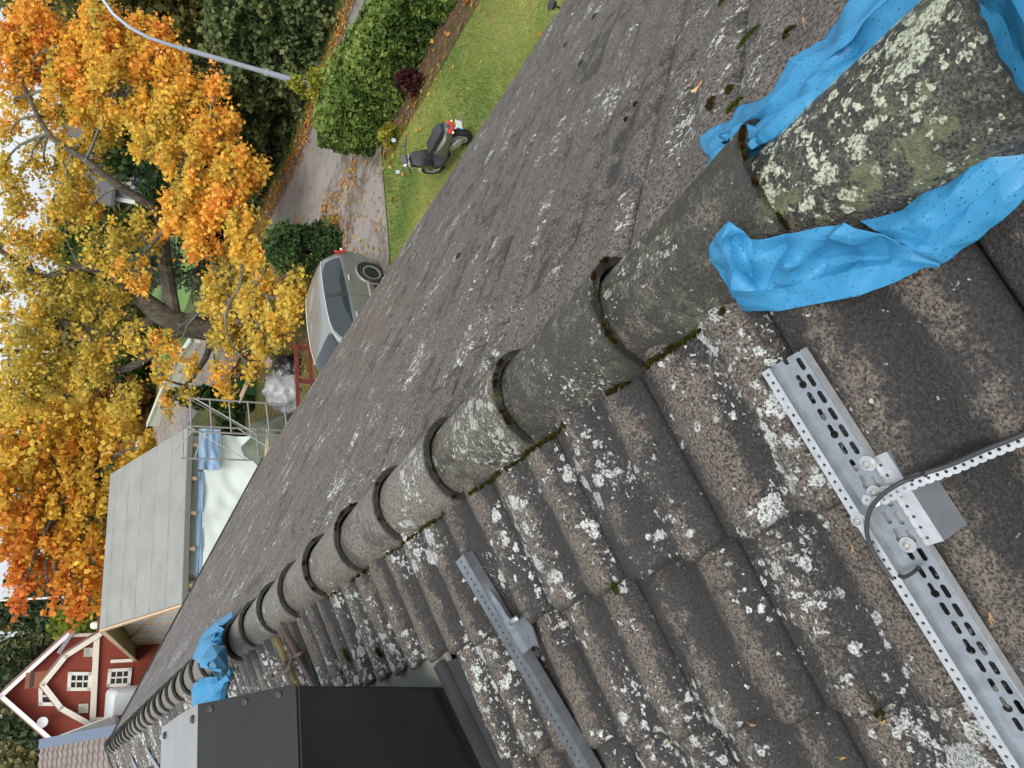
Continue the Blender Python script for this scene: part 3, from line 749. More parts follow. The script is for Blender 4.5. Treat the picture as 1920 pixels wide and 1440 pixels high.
# far pair of short rails near the far end of the ridge
def small_rail(x0, y0, x1, y1, wd, label):
    a = onN(x0, y0, .05); b = onN(x1, y1, .05)
    t_ = thing('short_rail', label, 'metal rail', a, 0, 'short galvanised rails on the tiles far along the roof')
    U = b - a; L = np.linalg.norm(U); U = U / L; V_ = np.cross(NN, U); V_ = V_ if V_[1] > 0 else -V_
    L *= 1.6
    plate('web', [(0, 0), (L, 0), (L, wd), (0, wd)], [slot(.05 + .07 * k, wd * .4, .045, .012) for k in range(int(L / .07) - 1)], .003, (a, U, V_, NN), GALV, t_)
    plate('side', [(0, 0), (L, 0), (L, .05), (0, .05)], [], .003, (a + V_ * wd, U, -NN, V_), GALVL, t_)
    plate('lip', [(0, 0), (L, 0), (L, .03), (0, .03)], [], .003, (a + V_ * wd, U, V_, NN), GALVL, t_)
small_rail(272, 1398, 294, 1432, .10, 'short galvanised rail on the tiles, nearer of the far group, behind the chimney')
small_rail(244, 1414, 256, 1438, .14, 'short pale rail on the tiles, second from the chimney')
small_rail(214, 1430, 222, 1446, .14, 'short pale rail at the far end of the ridge, last of its group')
# cable and perforated strap
cab = MB()
def cpath(pts, n_=10):
    P = np.array(pts, float); return [(.5 * ((2 * p[1]) + (-p[0] + p[2]) * f + (2 * p[0] - 5 * p[1] + 4 * p[2] - p[3]) * f * f + (-p[0] + 3 * p[1] - 3 * p[2] + p[3]) * f ** 3))
        for i in range(len(P) - 1) for p in [[P[max(i - 1, 0)], P[i], P[i + 1], P[min(i + 2, len(P) - 1)]]] for f in np.arange(n_) / n_] + [P[-1]]
cp_ = cpath([N_(2010, 772, .05), N_(1920, 814, .055), N_(1850, 842, .06), N_(1780, 872, .062), N_(1719, 892, .074), N_(1680, 910, .084), N_(1652, 930, .088), N_(1631, 957, .086), N_(1625, 992, .080), N_(1634, 1028, .074), N_(1653, 1060, .070), N_(1676, 1086, .066)])
cab.tube(cp_, .0034, 10)
co = cab.build('power_cable', CABLE, None, smooth=True); tag(co, 'black cable looping off the wide rail and running along a perforated metal strap', 'cable')
def tie(pts, label, r=.0022):
    m_ = MB().tube(cpath(pts, 6), r, 6); o_ = m_.build('cable_tie', RUBBER, None, smooth=True); tag(o_, label, 'cable tie', 'black cable ties'); return o_
c5 = N_(1716, 893, .073)
tie([c5 + V3(.0, .012, .004), c5 + V3(0, .006, .010), c5 + V3(0, -.006, .010), c5 + V3(0, -.012, .002), c5 + V3(-.002, -.006, -.012), c5 + V3(-.002, .008, -.010), c5 + V3(.0, .012, .004)], 'cable tie holding the cable to the strap just before the wide rail', .0030)
tie([N_(1684, 1078, .062), N_(1694, 1082, .078), N_(1708, 1076, .078), N_(1718, 1068, .072), N_(1722, 1064, .062)], 'cable tie wrapped round the lip of the wide rail at the cable end', .0030)
# perforated strap, a wavy edged band of holes
P0 = [N_(2010, 780, .045), N_(1920, 823, .050), N_(1850, 852, .055), N_(1790, 878, .058), N_(1730, 900, .066), N_(1690, 918, .070), N_(1658, 936, .070), N_(1636, 940, .076), N_(1612, 932, .078)]
sp_ = np.array(cpath(P0, 40)); seg = np.concatenate([[0], np.cumsum(np.linalg.norm(np.diff(sp_, axis=0), axis=1))])
tot = seg[-1]; pitch = .0118; nh = int(tot / pitch)
def spat(d): return np.array([np.interp(d, seg, sp_[:, k]) for k in range(3)])
st = MB(); NS = 10
up_ = NN
for k in range(nh):
    c0 = (k + .5) * pitch; c = spat(c0); tdir = spat(c0 + .002) - spat(c0 - .002); tdir /= np.linalg.norm(tdir)
    side = np.cross(up_, tdir); side /= np.linalg.norm(side)
    n2 = 16; inner = []; outer = []
    for j in range(n2):
        t_ = 2 * math.pi * j / n2; ct, st_ = math.cos(t_), math.sin(t_)
        inner.append((.0024 * ct, .0024 * st_))
        xo = max(-pitch / 2, min(pitch / 2, .0085 * ct)); yo = .0078 * st_ * (1 if abs(ct) < .8 else 1)
        outer.append((xo, yo))
    vs = [c + tdir * a + side * b + up_ * .0006 for a, b in inner] + [c + tdir * a + side * b + up_ * .0006 for a, b in outer]
    st.add(vs, [(j, n2 + j, n2 + (j + 1) % n2, (j + 1) % n2) for j in range(n2)])
so2 = link_mesh('perforated_strap', st.v, st.f, GALVL); sm_ = so2.modifiers.new('t', 'SOLIDIFY'); sm_.thickness = .0012
tag(so2, 'wavy edged galvanised strap with round holes running beside the black cable', 'metal strap')

# roof ladder pieces under the far tarpaulin
lad = thing('roof_ladder', 'rusty brown flat bar and mossy plank lying down the tiles behind the chimney', 'roof ladder', nS(.3, 3.5, 0))
mb = MB(); mb.bar(nS(.135, 3.60, .045), nS(.95, 3.52, .045), .055, .022, up=NN); mb.build('mossy_rail', MOSSW, lad, bevel=.004)
mb = MB(); mb.bar(nS(.10, 3.44, .05), nS(.95, 3.24, .05), .042, .006, up=NN); mb.build('flat_bar', RUST, lad)
rd = MB().tube(cpath([N_(566, 1224, .06), N_(552, 1232, .07), N_(545, 1240, .09), N_(544, 1250, .09), N_(538, 1257, .09), N_(514, 1272, .08), N_(509, 1266, .08), N_(511, 1258, .08), N_(522, 1250, .07), N_(536, 1242, .06)], 5), .008, 8)
o_ = rd.build('bent_rod', WIRE, None, smooth=True); tag(o_, 'bent rusty rod hoop resting across the mossy plank behind the chimney', 'metal rod')

# moss cushions, needles, fallen leaf
def cushion(c, n_, rx, ry, rz, label=None, col=((.055, .07, .008), (.14, .17, .02)), seed=0):
    rr = random.Random(seed); vs = []; fs = []; cols = []
    n_ = np.array(n_, float); u = np.cross(n_, V3(0, 1, 0)); u /= np.linalg.norm(u); v = np.cross(n_, u)
    cnt = int(700 * min(1, rx * ry / .0004) + 60)
    for i in range(cnt):
        a = rr.uniform(0, 2 * math.pi); r = math.sqrt(rr.random()); x, y = r * math.cos(a), r * math.sin(a)
        if mnoise.noise(Vector((x * 2 + seed, y * 2, 0))) < -.35: continue
        h = math.sqrt(max(0, 1 - r * r)) * rz
        p = c + u * x * rx + v * y * ry + n_ * (h * rr.uniform(.6, 1))
        d = n_ + u * rr.uniform(-.8, .8) + v * rr.uniform(-.8, .8); d /= np.linalg.norm(d); s_ = rr.uniform(.0015, .003)
        w1 = np.cross(d, V3(rr.random(), rr.random(), rr.random())); w1 /= np.linalg.norm(w1)
        k = len(vs); vs += [p - w1 * s_, p + w1 * s_, p + d * s_ * 2.2]; fs.append((k, k + 1, k + 2))
        f = rr.random(); cc = [a_ * (1 - f) + b_ * f for a_, b_ in zip(*col)] + [1]; cols += [cc] * 3
    return vs, fs, cols
GRN = ((.03, .04, .006), (.12, .15, .018)); BRN = ((.02, .012, .004), (.10, .055, .014)); OLV = ((.018, .016, .004), (.10, .085, .014))
vs = []; fs = []; cs = []
def addm(t3):
    k = len(vs); vs.extend(t3[0]); fs.extend([tuple(i + k for i in f) for f in t3[1]]); cs.extend(t3[2])
cl = [(1640, 1319, 'n', .030, .012, GRN), (1156, 1101, 'n', .016, .008, GRN), (1043, 1084, 'n', .008, .008, OLV), (712, 1222, 'n', .02, .016, BRN), (692, 1010, 'n', .01, .01, BRN),
      (1335, 195, 'f', .018, .012, BRN), (1370, 170, 'f', .012, .010, OLV), (1406, 70, 'f', .006, .030, GRN), (1482, 62, 'f', .010, .014, OLV), (1380, 200, 'f', .005, .022, GRN), (1194, 197, 'f', .008, .006, BRN), (1176, 225, 'f', .008, .006, BRN), (1061, 85, 'f', .02, .012, GRN), (1115, 32, 'f', .014, .02, GRN), (1604, 0, 'f', .012, .010, GRN), (1360, 0, 'f', .005, .02, GRN), (860, 480, 'f', .02, .014, GRN), (1090, 120, 'f', .012, .02, GRN), (652, 1228, 'n', .03, .02, GRN), (610, 1300, 'n', .03, .02, GRN)]
for i, (x, y, sd_, rx, ry, cc) in enumerate(cl):
    c = onN(x, y, .030) if sd_ == 'n' else onF(x, y, .022)
    addm(cushion(c, NN if sd_ == 'n' else NF, rx, ry, .008, col=cc, seed=i))
# moss beads along the joints and edges of the near ridge tiles
rr = random.Random(5)
for n in range(-1, 6):
    yn = RP + n * RE
    for j in range(46 if n < 2 else 16):
        t_ = rr.uniform(.02, math.pi - .02); x = .128 * math.cos(t_); z = -.046 + .117 * math.sin(t_) ** .92 - .010
        if mnoise.noise(Vector((n * 3.1, t_ * 2.6, 0))) < .08 + rr.random() * .1: continue
        c = V3(x * .97, yn - .002, z)
        addm(cushion(c, (x / .128 * .5, -.8, .4), rr.uniform(.002, .008), rr.uniform(.002, .006), .003, col=BRN if rr.random() < .7 else OLV, seed=rr.randrange(999)))
for n in range(-1, 5):     # olive moss line where the ridge tiles meet the slope
    yn = RP + n * RE
    for j in range(150 if n < 2 else 50):
        y = yn + rr.random() * RE
        if mnoise.noise(Vector((y * 5, 2, 0))) < -.12 or (n == -1 and y < .70): continue
        c = nS(.122 + .006 * rr.random(), y, .004 + .022 * (.5 - .5 * math.cos(4 * math.pi * (y - PHJ) / TW)))
        addm(cushion(c, NN, rr.uniform(.0015, .005), rr.uniform(.002, .006), .003, col=OLV if rr.random() < .7 else GRN, seed=rr.randrange(999)))
mo = link_mesh('moss', np.array(vs), np.array(fs), LEAF, attrs=dict(Col=np.array(cs))); tag(mo, 'green and rust brown moss cushions growing in the tile joints', 'moss', kind='stuff')
# pine needles
NEED = simple('dry_needle', (.42, .24, .08), .6)
for i, (x, y, a0) in enumerate([(1598, 1022, .4), (1661, 1350, 1.2), (1417, 1360, 1.9), (1855, 1148, .2), (1262, 1390, 1.5), (1052, 1160, 1.6), (1175, 1392, 1.4), (1585, 1420, 1.5), (1505, 32, .2)]):
    fnn = onF if y < 100 else onN
    c = fnn(x, y, .040 if i != 3 else .075); m_ = MB()
    for da in (-.16, .16):
        d = V3(0, 0, 0) + (dN * math.cos(a0 + da) + YP * math.sin(a0 + da)) * .018
        m_.tube([c, c + d * .5 + NN * .003, c + d * (1 + da)], [.0007, .0007, .0003], 5)
    o_ = m_.build('pine_needle', NEED, None)
    tag(o_, ['dry needle pair left of the wide rail', 'dry needle pair below the green moss cushion', 'dry needle pair on the tile edge at the lower middle', 'dry needle pair lying across the wide rail', 'needle pair left of the tile edge moss near the bottom', 'needle pair hanging from the tile corner beside hook bracket', 'needle pair near the bottom between the two rails', 'upright needle pair at the bottom edge right of middle', 'needle pair beside the tarpaulin on the far slope'][i], 'pine needle', 'fallen pine needles')
def maple_leaf(name, c, nrm, u, size, col, label):
    out = [(0, -.15), (.12, -.35), (.38, -.42), (.34, -.2), (.6, -.05), (.95, -.12), (.78, .12), (.5, .18), (.62, .42), (.34, .36), (.2, .45), (.14, .75), (0, 1.0), (-.12, .72), (-.2, .42), (-.36, .38), (-.6, .44), (-.48, .16), (-.8, .1), (-.92, -.1), (-.58, -.06), (-.36, -.2), (-.36, -.44), (-.1, -.34)]
    nrm = np.array(nrm, float); u = u - nrm * (u @ nrm); u /= np.linalg.norm(u); v = np.cross(nrm, u)
    vs = [c + nrm * .004] + [c + (u * x + v * y) * size + nrm * (.004 + .28 * size * (x * x) * (1 if (i % 3) else .3)) for i, (x, y) in enumerate(out)]
    k = len(out); m_ = MB(); m_.add(vs, [(0, 1 + i, 1 + (i + 1) % k) for i in range(k)])
    o_ = m_.build(name, simple('leaf_' + str(size), col, .5, 0, .3, 60), None)
    st_ = MB().tube([c + nrm * .004 - v * .3 * size, c - v * 1.0 * size + nrm * .006, c - v * 1.6 * size + nrm * .003], [.0012, .001, .0008], 6).build('leaf_stalk', simple('stalk', (.30, .06, .05), .5), o_)
    tag(o_, label, 'leaf'); return o_
c = onF(1310, 166, .018)
maple_leaf('maple_leaf', c, NF, V3(.2, .9, 0), .020, (.72, .42, .16), 'curled yellow maple leaf lying alone on the far roof slope')
# ================================================================== THE GROUND
def gmat(name, fn_, rough=.9, bump=None):
    m, t, b = newmat(name); q = NB(t); c, h = fn_(q)
    q.put(b.inputs['Base Color'], c); b.inputs['Roughness'].default_value = rough
    b.inputs['Specular IOR Level'].default_value = .25
    if h is not None: q.put(b.inputs['Normal'], q.bump(h, .6, .04))
    return m
def f_lawn(q):
    P = q.coord(); a = q.noise(P, .55, 4, .6); b_ = q.noise(P, 3.2, 4, .65); c_ = q.noise(P, 40, 4, .7)
    c = q.mix(q.ramp(a, (.38, 0.), (.62, 1.)), (.15, .22, .05), (.31, .33, .085))
    c = q.mix(q.ramp(b_, (.5, 0.), (.72, .8)), c, (.22, .17, .075))
    c = q.mix(q.ramp(b_, (.25, .6), (.42, 0.)), c, (.06, .14, .025))
    c = q.mix(q.ramp(c_, (.35, .55), (.6, 0.)), c, (.05, .07, .018))
    return c, c_
LAWN = gmat('lawn', f_lawn)
def f_road(q):
    P = q.coord(); a = q.noise(P, .5, 4, .6); b_ = q.noise(P, 2.5, 5, .7); c_ = q.noise(P, 60, 3, .7)
    c = q.mix(q.ramp(a, (.38, 0.), (.62, 1.)), (.21, .195, .18), (.31, .285, .265))
    c = q.mix(q.ramp(b_, (.52, 0.), (.66, .5)), c, (.12, .11, .10))
    c = q.mix(q.math('MULTIPLY', c_, .35), c, (.30, .28, .26)); return c, c_
ROAD = gmat('asphalt', f_road, .85)
def f_drive(q):
    P = q.coord(); a = q.noise(P, .9, 5, .65); b_ = q.noise(P, 3.5, 5, .7); c_ = q.noise(P, 60, 3, .7)
    c = q.mix(q.ramp(a, (.40, 0.), (.56, 1.)), (.13, .105, .085), (.29, .26, .235))
    c = q.mix(q.ramp(b_, (.55, 0.), (.66, .7)), c, (.055, .065, .025))
    return c, c_
DRIVE = gmat('driveway', f_drive, .8)
SOIL = gmat('soil', lambda q: (q.mix(q.ramp(q.noise(q.coord(), 5, 5, .7), (.35, 0.), (.65, 1.)), (.065, .035, .022), (.16, .10, .065)), q.noise(q.coord(), 30, 4)), .95)
DIRT = gmat('gravel', lambda q: (q.mix(q.ramp(q.noise(q.coord(), 1.5, 5, .7), (.35, 0.), (.65, 1.)), (.20, .17, .13), (.30, .27, .22)), None), .95)
WILD = gmat('rough_grass', lambda q: (q.mix(q.ramp(q.noise(q.coord(), .25, 5, .7), (.35, 0.), (.65, 1.)), (.045, .075, .018), (.12, .14, .04)), None), .95)
# one big sheet to the horizon, finer near the house
xs = np.concatenate([np.linspace(-900, -60, 12), np.linspace(-50, 60, 56), np.linspace(75, 900, 12)])
ys = np.concatenate([np.linspace(-300, -20, 8), np.linspace(-15, 100, 58), np.linspace(115, 1200, 14)])
gx, gy = np.meshgrid(xs, ys, indexing='ij')
gz = np.full(gx.shape, GZ)
idx = np.arange(gx.size).reshape(gx.shape)
fs = np.stack([idx[:-1, :-1], idx[1:, :-1], idx[1:, 1:], idx[:-1, 1:]], -1).reshape(-1, 4)
struct('ground', np.stack([gx, gy, gz], -1).reshape(-1, 3), fs, WILD)
def sheet(name, pts, z, mat):
    vs = [V3(p[0], p[1], GZ + z) for p in pts]
    o = link_mesh(name, vs, [tuple(range(len(vs)))], mat); o['kind'] = 'structure'; return o
sheet('lawn', [(3.5, -12), (12.9, -12), (12.9, 9), (12.75, 12.6), (12.5, 13.15), (10.8, 13.25), (9.5, 13.35), (3.5, 13.7)], .02, LAWN)
sheet('lawn_verge', [(3.5, 15.9), (9, 15.8), (13, 16.2), (14.4, 18.2), (14.2, 21.5), (14.6, 24.5), (15.0, 29.5), (16.0, 36), (3.0, 36)], .02, gmat('leafy_grass', lambda q: (q.mix(q.ramp(q.noise(q.coord(), 1.6, 5, .7), (.4, 0.), (.62, 1.)), (.06, .085, .02), (.17, .12, .05)), q.noise(q.coord(), 30, 4))))
far_e = [(24.5, -14), (21.5, 0), (20.1, 9), (19.2, 14), (18.5, 17.4), (18.6, 21.3), (19.1, 24.1), (20.2, 29.5), (21.6, 36.1), (24.2, 47.6), (27.5, 61), (33, 80), (42, 104)]
near_e = [(19.5, -14), (16.7, 0), (15.5, 9), (14.8, 13.5), (14.3, 17.5), (14.4, 21.3), (14.8, 24.1), (15.5, 29.5), (16.8, 36.1), (19.3, 47.6), (22.6, 61), (28, 80), (37, 104)]
sheet('road', near_e + far_e[::-1], .035, ROAD)
sheet('driveway', [(3.5, 13.5), (9.5, 13.3), (12.6, 13.1), (15.2, 12.2), (14.7, 18.4), (13.2, 16.4), (9, 15.95), (3.5, 16.1)], .05, DRIVE)
sheet('soil_bed', [(12.0, -12), (13.2, -12), (13.2, 13), (12.3, 13.0), (12.1, 11), (11.9, 5)], .035, SOIL)
sheet('gutter_strip', [(p[0] - .35, p[1]) for p in far_e] + [(p[0] + .5, p[1]) for p in far_e[::-1]], .055, gmat('kerb', lambda q: (q.mix(q.ramp(q.noise(q.coord(), 2, 4, .6), (.4, 0.), (.6, 1.)), (.10, .095, .09), (.16, .15, .14)), None)))
pth = [G(372, -60), G(372, 20), G(374, 60), G(378, 100), G(396, 100), G(394, 60), G(392, 20), G(390, -60)]
sheet('gravel_path', [(p[0], p[1]) for p in pth], .03, DIRT)
sheet('meadow', [(27, 40), (60, 30), (90, 70), (60, 95), (30, 60)], .03, gmat('meadow', lambda q: (q.mix(q.noise(q.coord(), .3, 4), (.10, .20, .05), (.16, .24, .07)), None)))

# ================================================================== FOLIAGE
def col_arr(c, n): return np.repeat(np.hstack([c, np.ones((len(c), 1))]), n, axis=0)
def leaf_mesh(name, P, size, col, mat, parent, up=.2, el=1.25, rng=RN):
    """P (n,3) leaf centres; each a folded quad at a random attitude"""
    n = len(P); a = rng.normal(size=(n, 3)); a[:, 2] += up; a /= np.linalg.norm(a, axis=1, keepdims=True)
    b = rng.normal(size=(n, 3)); b -= a * (b * a).sum(1, keepdims=True); b /= np.linalg.norm(b, axis=1, keepdims=True)
    c = np.cross(a, b); s = size * rng.uniform(.45, 1.45, (n, 1)) / 2
    v = np.stack([P - b * s * el, P - c * s + a * s * .25, P + b * s * el, P + c * s + a * s * .25], 1).reshape(-1, 3)
    f = np.arange(4 * n).reshape(n, 4)
    return link_mesh(name, v, f, mat, parent, attrs=dict(Col=col_arr(col, 4)))
def lerp_cols(pal, t, rng=RN, var=.18):
    pal = np.array(pal); t = np.clip(t, 0, .999) * (len(pal) - 1); i = t.astype(int); f = (t - i)[:, None]
    c = pal[i] * (1 - f) + pal[np.minimum(i + 1, len(pal) - 1)] * f
    return np.clip(c * rng.uniform(1 - var, 1 + var, (len(t), 1)), 0, .95)
def clumped(centers, radii, n_clump, n_leaf, rcl, rng=RN, squash=.8, hollow=.35):
    out = []; bid = []; cc = []
    for bi, (c, r) in enumerate(zip(centers, radii)):
        k = max(3, int(n_clump * r * r))
        d = rng.normal(size=(k, 3)); d /= np.linalg.norm(d, axis=1, keepdims=True)
        rad = r * (hollow + (1 - hollow) * rng.random((k, 1)) ** .5)
        cen = c + d * rad * np.array([1, 1, squash])
        for q_ in cen:
            m_ = int(n_leaf * rng.uniform(.5, 1.5)); rc = rcl * rng.uniform(.7, 1.3)
            p = rng.normal(size=(m_, 3)) * rc * np.array([.55, .55, .33]); out.append(q_ + p); bid.append(np.full(m_, len(cc))); cc.append((q_, bi))
    return np.vstack(out), np.concatenate(bid), cc
def limb(mb, a, b, r0, r1, sag=.1, n=7, seed=0, wob=.06):
    rr = np.random.default_rng(seed); a = np.array(a); b = np.array(b); L = np.linalg.norm(b - a)
    pts = []; off = rr.normal(size=3) * wob * L
    for i in range(n):
        t = i / (n - 1); pts.append(a + (b - a) * t + off * math.sin(math.pi * t) + V3(0, 0, sag * L * math.sin(math.pi * t)) + rr.normal(size=3) * .012 * L * (0 < i < n - 1))
    mb.tube(pts, [r0 + (r1 - r0) * (i / (n - 1)) for i in range(n)], 6)
    return pts
ORNG = [(.60, .44, .08), (.84, .52, .08), (.88, .46, .08), (.86, .38, .08), (.78, .26, .08)]
YEL = [(.42, .36, .08), (.66, .50, .09), (.84, .58, .09), (.88, .54, .09), (.86, .46, .08)]
RED = [(.60, .38, .05), (.74, .32, .05), (.70, .22, .05), (.60, .15, .05), (.48, .10, .05)]
def Bb(x, y, D, r): c = A(x, y, D); return c, r * np.linalg.norm(c - CAM) / FL

# --- the big maple
mb1 = [(545, 560, 21, 36, .45), (560, 522, 21, 30, .35), (522, 606, 22, 38, .3), (498, 645, 23, 34, .3), (478, 565, 23, 42, .35), (470, 470, 24, 45, .45), (430, 520, 25, 52, .35), (430, 610, 25, 46, .3), (500, 500, 23, 30, .4), (455, 425, 24, 30, .4),
       (440, 322, 25, 48, .6), (478, 318, 25, 28, .55), (405, 245, 26, 46, .55), (408, 170, 26, 22, .7), (352, 200, 27, 52, .5), (300, 130, 28, 55, .6), (300, 72, 28, 20, .95), (240, 72, 29, 42, .7), (180, 70, 29, 46, .6), (120, 95, 30, 50, .6), (60, 50, 30, 40, .75), (15, 110, 30, 44, .7),
       (222, 168, 28, 66, .5), (150, 165, 29, 56, .55), (70, 110, 31, 30, .7), (300, 250, 27, 60, .45), (352, 318, 26, 58, .45), (420, 385, 25, 42, .7), (345, 400, 26, 44, .6), (380, 450, 25, 36, .75), (190, 240, 30, 40, .4), (140, 290, 30, 32, .35),
       (270, 440, 29, 34, .35), (160, 370, 31, 30, .3), (30, 350, 31, 24, .3), (200, 470, 29, 46, .25), (120, 400, 30, 34, .3), (60, 500, 30, 44, .25), (15, 440, 30, 30, .35), (120, 560, 30, 56, .2), (200, 570, 30, 44, .25), (255, 510, 28, 34, .6), (50, 630, 30, 56, .25), (170, 670, 30, 50, .25), (90, 710, 31, 60, .25), (30, 730, 31, 56, .3), (250, 630, 28, 24, .35),
       (100, 215, 31, 30, .5), (60, 290, 31, 26, .4), (95, 330, 31, 24, .35), (40, 400, 31, 26, .4), (130, 350, 30, 30, .4), (75, 450, 30, 30, .35), (20, 250, 31, 20, .45), (190, 320, 30, 16, .4),
       (70, 60, 31, 40, .6), (30, 190, 31, 30, .5), (10, 320, 31, 26, .4), (130, 130, 31, 36, .6), (170, 400, 30, 24, .4), (5, 540, 31, 36, .3),
       (345, 740, 28, 18, .4), (310, 752, 28, 16, .5), (365, 690, 27, 20, .5),
       (300, 640, 27, 24, .4), (300, 688, 28, 24, .5), (330, 655, 27, 18, .5), (412, 700, 25, 22, .55), (420, 735, 25, 14, .6), (470, 690, 24, 20, .35), (385, 560, 26, 30, .35), (230, 740, 30, 30, .3)]
SPARSE = set(range(32, 60))
tb = G(485, 655); maple = thing('maple_tree', 'large maple with orange and yellow leaves and a thick forked trunk beside the road', 'tree', tb, 0, 'autumn maples')
D0 = 30
tr = MB()
tp_ = [tb, A(440, 632, D0 - .3), A(395, 618, D0), A(345, 610, D0), A(295, 585, D0), A(262, 556, D0)]
tr.tube(tp_, [.62, .50, .44, .45, .40, .30], 12)
forkA = [A(330, 612, D0), A(310, 500, D0), A(305, 430, D0), A(290, 392, D0 - .5), A(222, 348, D0 - 1), A(160, 300, D0 - 1), A(90, 250, D0), A(40, 150, D0)]
forkB = [A(262, 556, D0), A(215, 520, D0), A(150, 500, D0), A(80, 520, D0), A(0, 470, D0), A(-80, 430, D0)]
forkC = [A(345, 612, D0), A(300, 650, D0), A(240, 690, D0), A(160, 690, D0 + 1), A(60, 660, D0 + 1), A(-60, 660, D0)]
forkD = [A(395, 625, D0), A(385, 672, D0 - 1), A(330, 745, D0 - 1), A(300, 765, D0 - 1)]
forkE = [A(300, 590, D0), A(215, 630, D0), A(110, 600, D0), A(0, 590, D0 + 1)]
forkF = [A(262, 556, D0), A(240, 520, D0), A(300, 440, D0 - 2), A(370, 370, D0 - 3), A(420, 330, D0 - 4)]
forkG = [A(345, 600, D0), A(400, 560, D0 - 3), A(450, 540, D0 - 6), A(520, 560, D0 - 8.5)]
for f_, r0, r1 in ((forkA, .27, .05), (forkB, .22, .05), (forkC, .20, .05), (forkD, .14, .04), (forkE, .18, .05), (forkF, .10, .02), (forkG, .09, .02)):
    pp = cpath(f_, 4); tr.tube(pp, list(np.linspace(r0, r1, len(pp))), 8)
tr.build('trunk', BARK, maple, smooth=True)
nodes = np.array([p for f_ in (forkA, forkB, forkC, forkD, forkE, forkF, forkG) for p in cpath(f_, 3)])
bl = [Bb(*b[:4]) for b in mb1]
cen = np.array([b[0] for b in bl]); rad = np.array([b[1] for b in bl])
Pd, bidd, ccd = clumped(cen[:32], rad[:32], 44, 50, .30)
Ps, bids, ccs = clumped(cen[32:], rad[32:], 30, 44, .34)
allP = np.vstack([Pd, Ps]); cids = np.concatenate([bidd, bids + len(ccd)]); allc = ccd + [(c, b + 32) for c, b in ccs]
hue = np.array([mb1[b][4] for _, b in allc]) * .78 + RN.normal(size=len(allc)) * .13
t_ = hue[cids] + RN.normal(size=len(allP)) * .06
cols = lerp_cols(YEL, np.clip(t_ * 1.1, 0, 1)) * (t_[:, None] < .42) + lerp_cols(ORNG, np.clip((t_ - .15) * 1.1, 0, 1)) * (t_[:, None] >= .42)
leaf_mesh('crown', allP, .112, cols, LEAF, maple)
br = MB()
for i, (c, r) in enumerate(zip(cen, rad)):
    k = np.argmin(np.linalg.norm(nodes - c, axis=1)); limb(br, nodes[k], c, .055, .022, .08, 6, i)
for i, (c, b) in enumerate(allc):
    if i % 2 == 0: limb(br, cen[b], c, .018, .007, .04, 4, i)
for j in range(260):   # bare lichen-grey twigs in the open middle
    k = RN.integers(len(nodes)); a = nodes[k]
    if np.min(np.linalg.norm(np.array(cpath(forkD, 3)) - a, axis=1)) < .3: continue; d = RN.normal(size=3); d /= np.linalg.norm(d)
    limb(br, a, a + d * RN.uniform(.6, 2.0), .022, .006, .05, 5, j + 900, .12)
br.build('branches', simple('lichen_twigs', (.075, .068, .055), .9, 0, .4, 3, col2=(.16, .16, .13)), maple)
# --- second maple behind the grey roofed outbuilding
mb2 = [(150, 800, 40, 62, .35), (222, 800, 38, 40, .3), (262, 838, 37, 26, .35), (60, 822, 40, 66, .4), (120, 895, 40, 62, .45), (192, 890, 39, 50, .35), (30, 920, 40, 62, .45), (95, 975, 40, 62, .5), (172, 960, 39, 42, .4), (20, 1010, 40, 56, .65), (112, 1045, 40, 46, .7), (50, 1072, 40, 30, .75), (165, 1040, 39, 34, .55), (150, 1098, 40, 34, .62), (100, 1110, 40, 24, .7), (40, 1126, 40, 18, .9), (135, 1150, 40, 20, .75), (10, 780, 40, 40, .3), (240, 870, 38, 22, .3), (180, 1135, 39, 16, .6)]
bl = [Bb(*b[:4]) for b in mb2]; cen = np.array([b[0] for b in bl]); rad = np.array([b[1] for b in bl])
t2 = G(300, 900); t2 = A(250, 905, 40); t2[2] = GZ
m2 = thing('maple_tree', 'rust red and orange maple behind the grey roofed outbuilding, reaching the flagpole', 'tree', t2, 0, 'autumn maples')
P2, b2, c2 = clumped(cen, rad, 20, 36, .40)
hue = np.array([mb2[b][4] for _, b in c2]) + RN.normal(size=len(c2)) * .10; t_ = hue[b2] + RN.normal(size=len(P2)) * .06
cols = lerp_cols(YEL, np.clip(t_ * 1.3, 0, 1)) * (t_[:, None] < .40) + lerp_cols(RED, np.clip((t_ - .42) * 1.15, 0, 1)) * (t_[:, None] >= .40)
leaf_mesh('crown', P2, .19, cols, LEAF, m2)
tr = MB(); top = A(180, 900, 40); tr.tube([t2, (t2 + top) / 2 + V3(.2, 0, 0), top], [.5, .4, .3], 10)
for i, c in enumerate(cen): limb(tr, top, c, .16, .04, .1, 7, i + 40)
tr.build('trunk', BARK, m2, smooth=True)

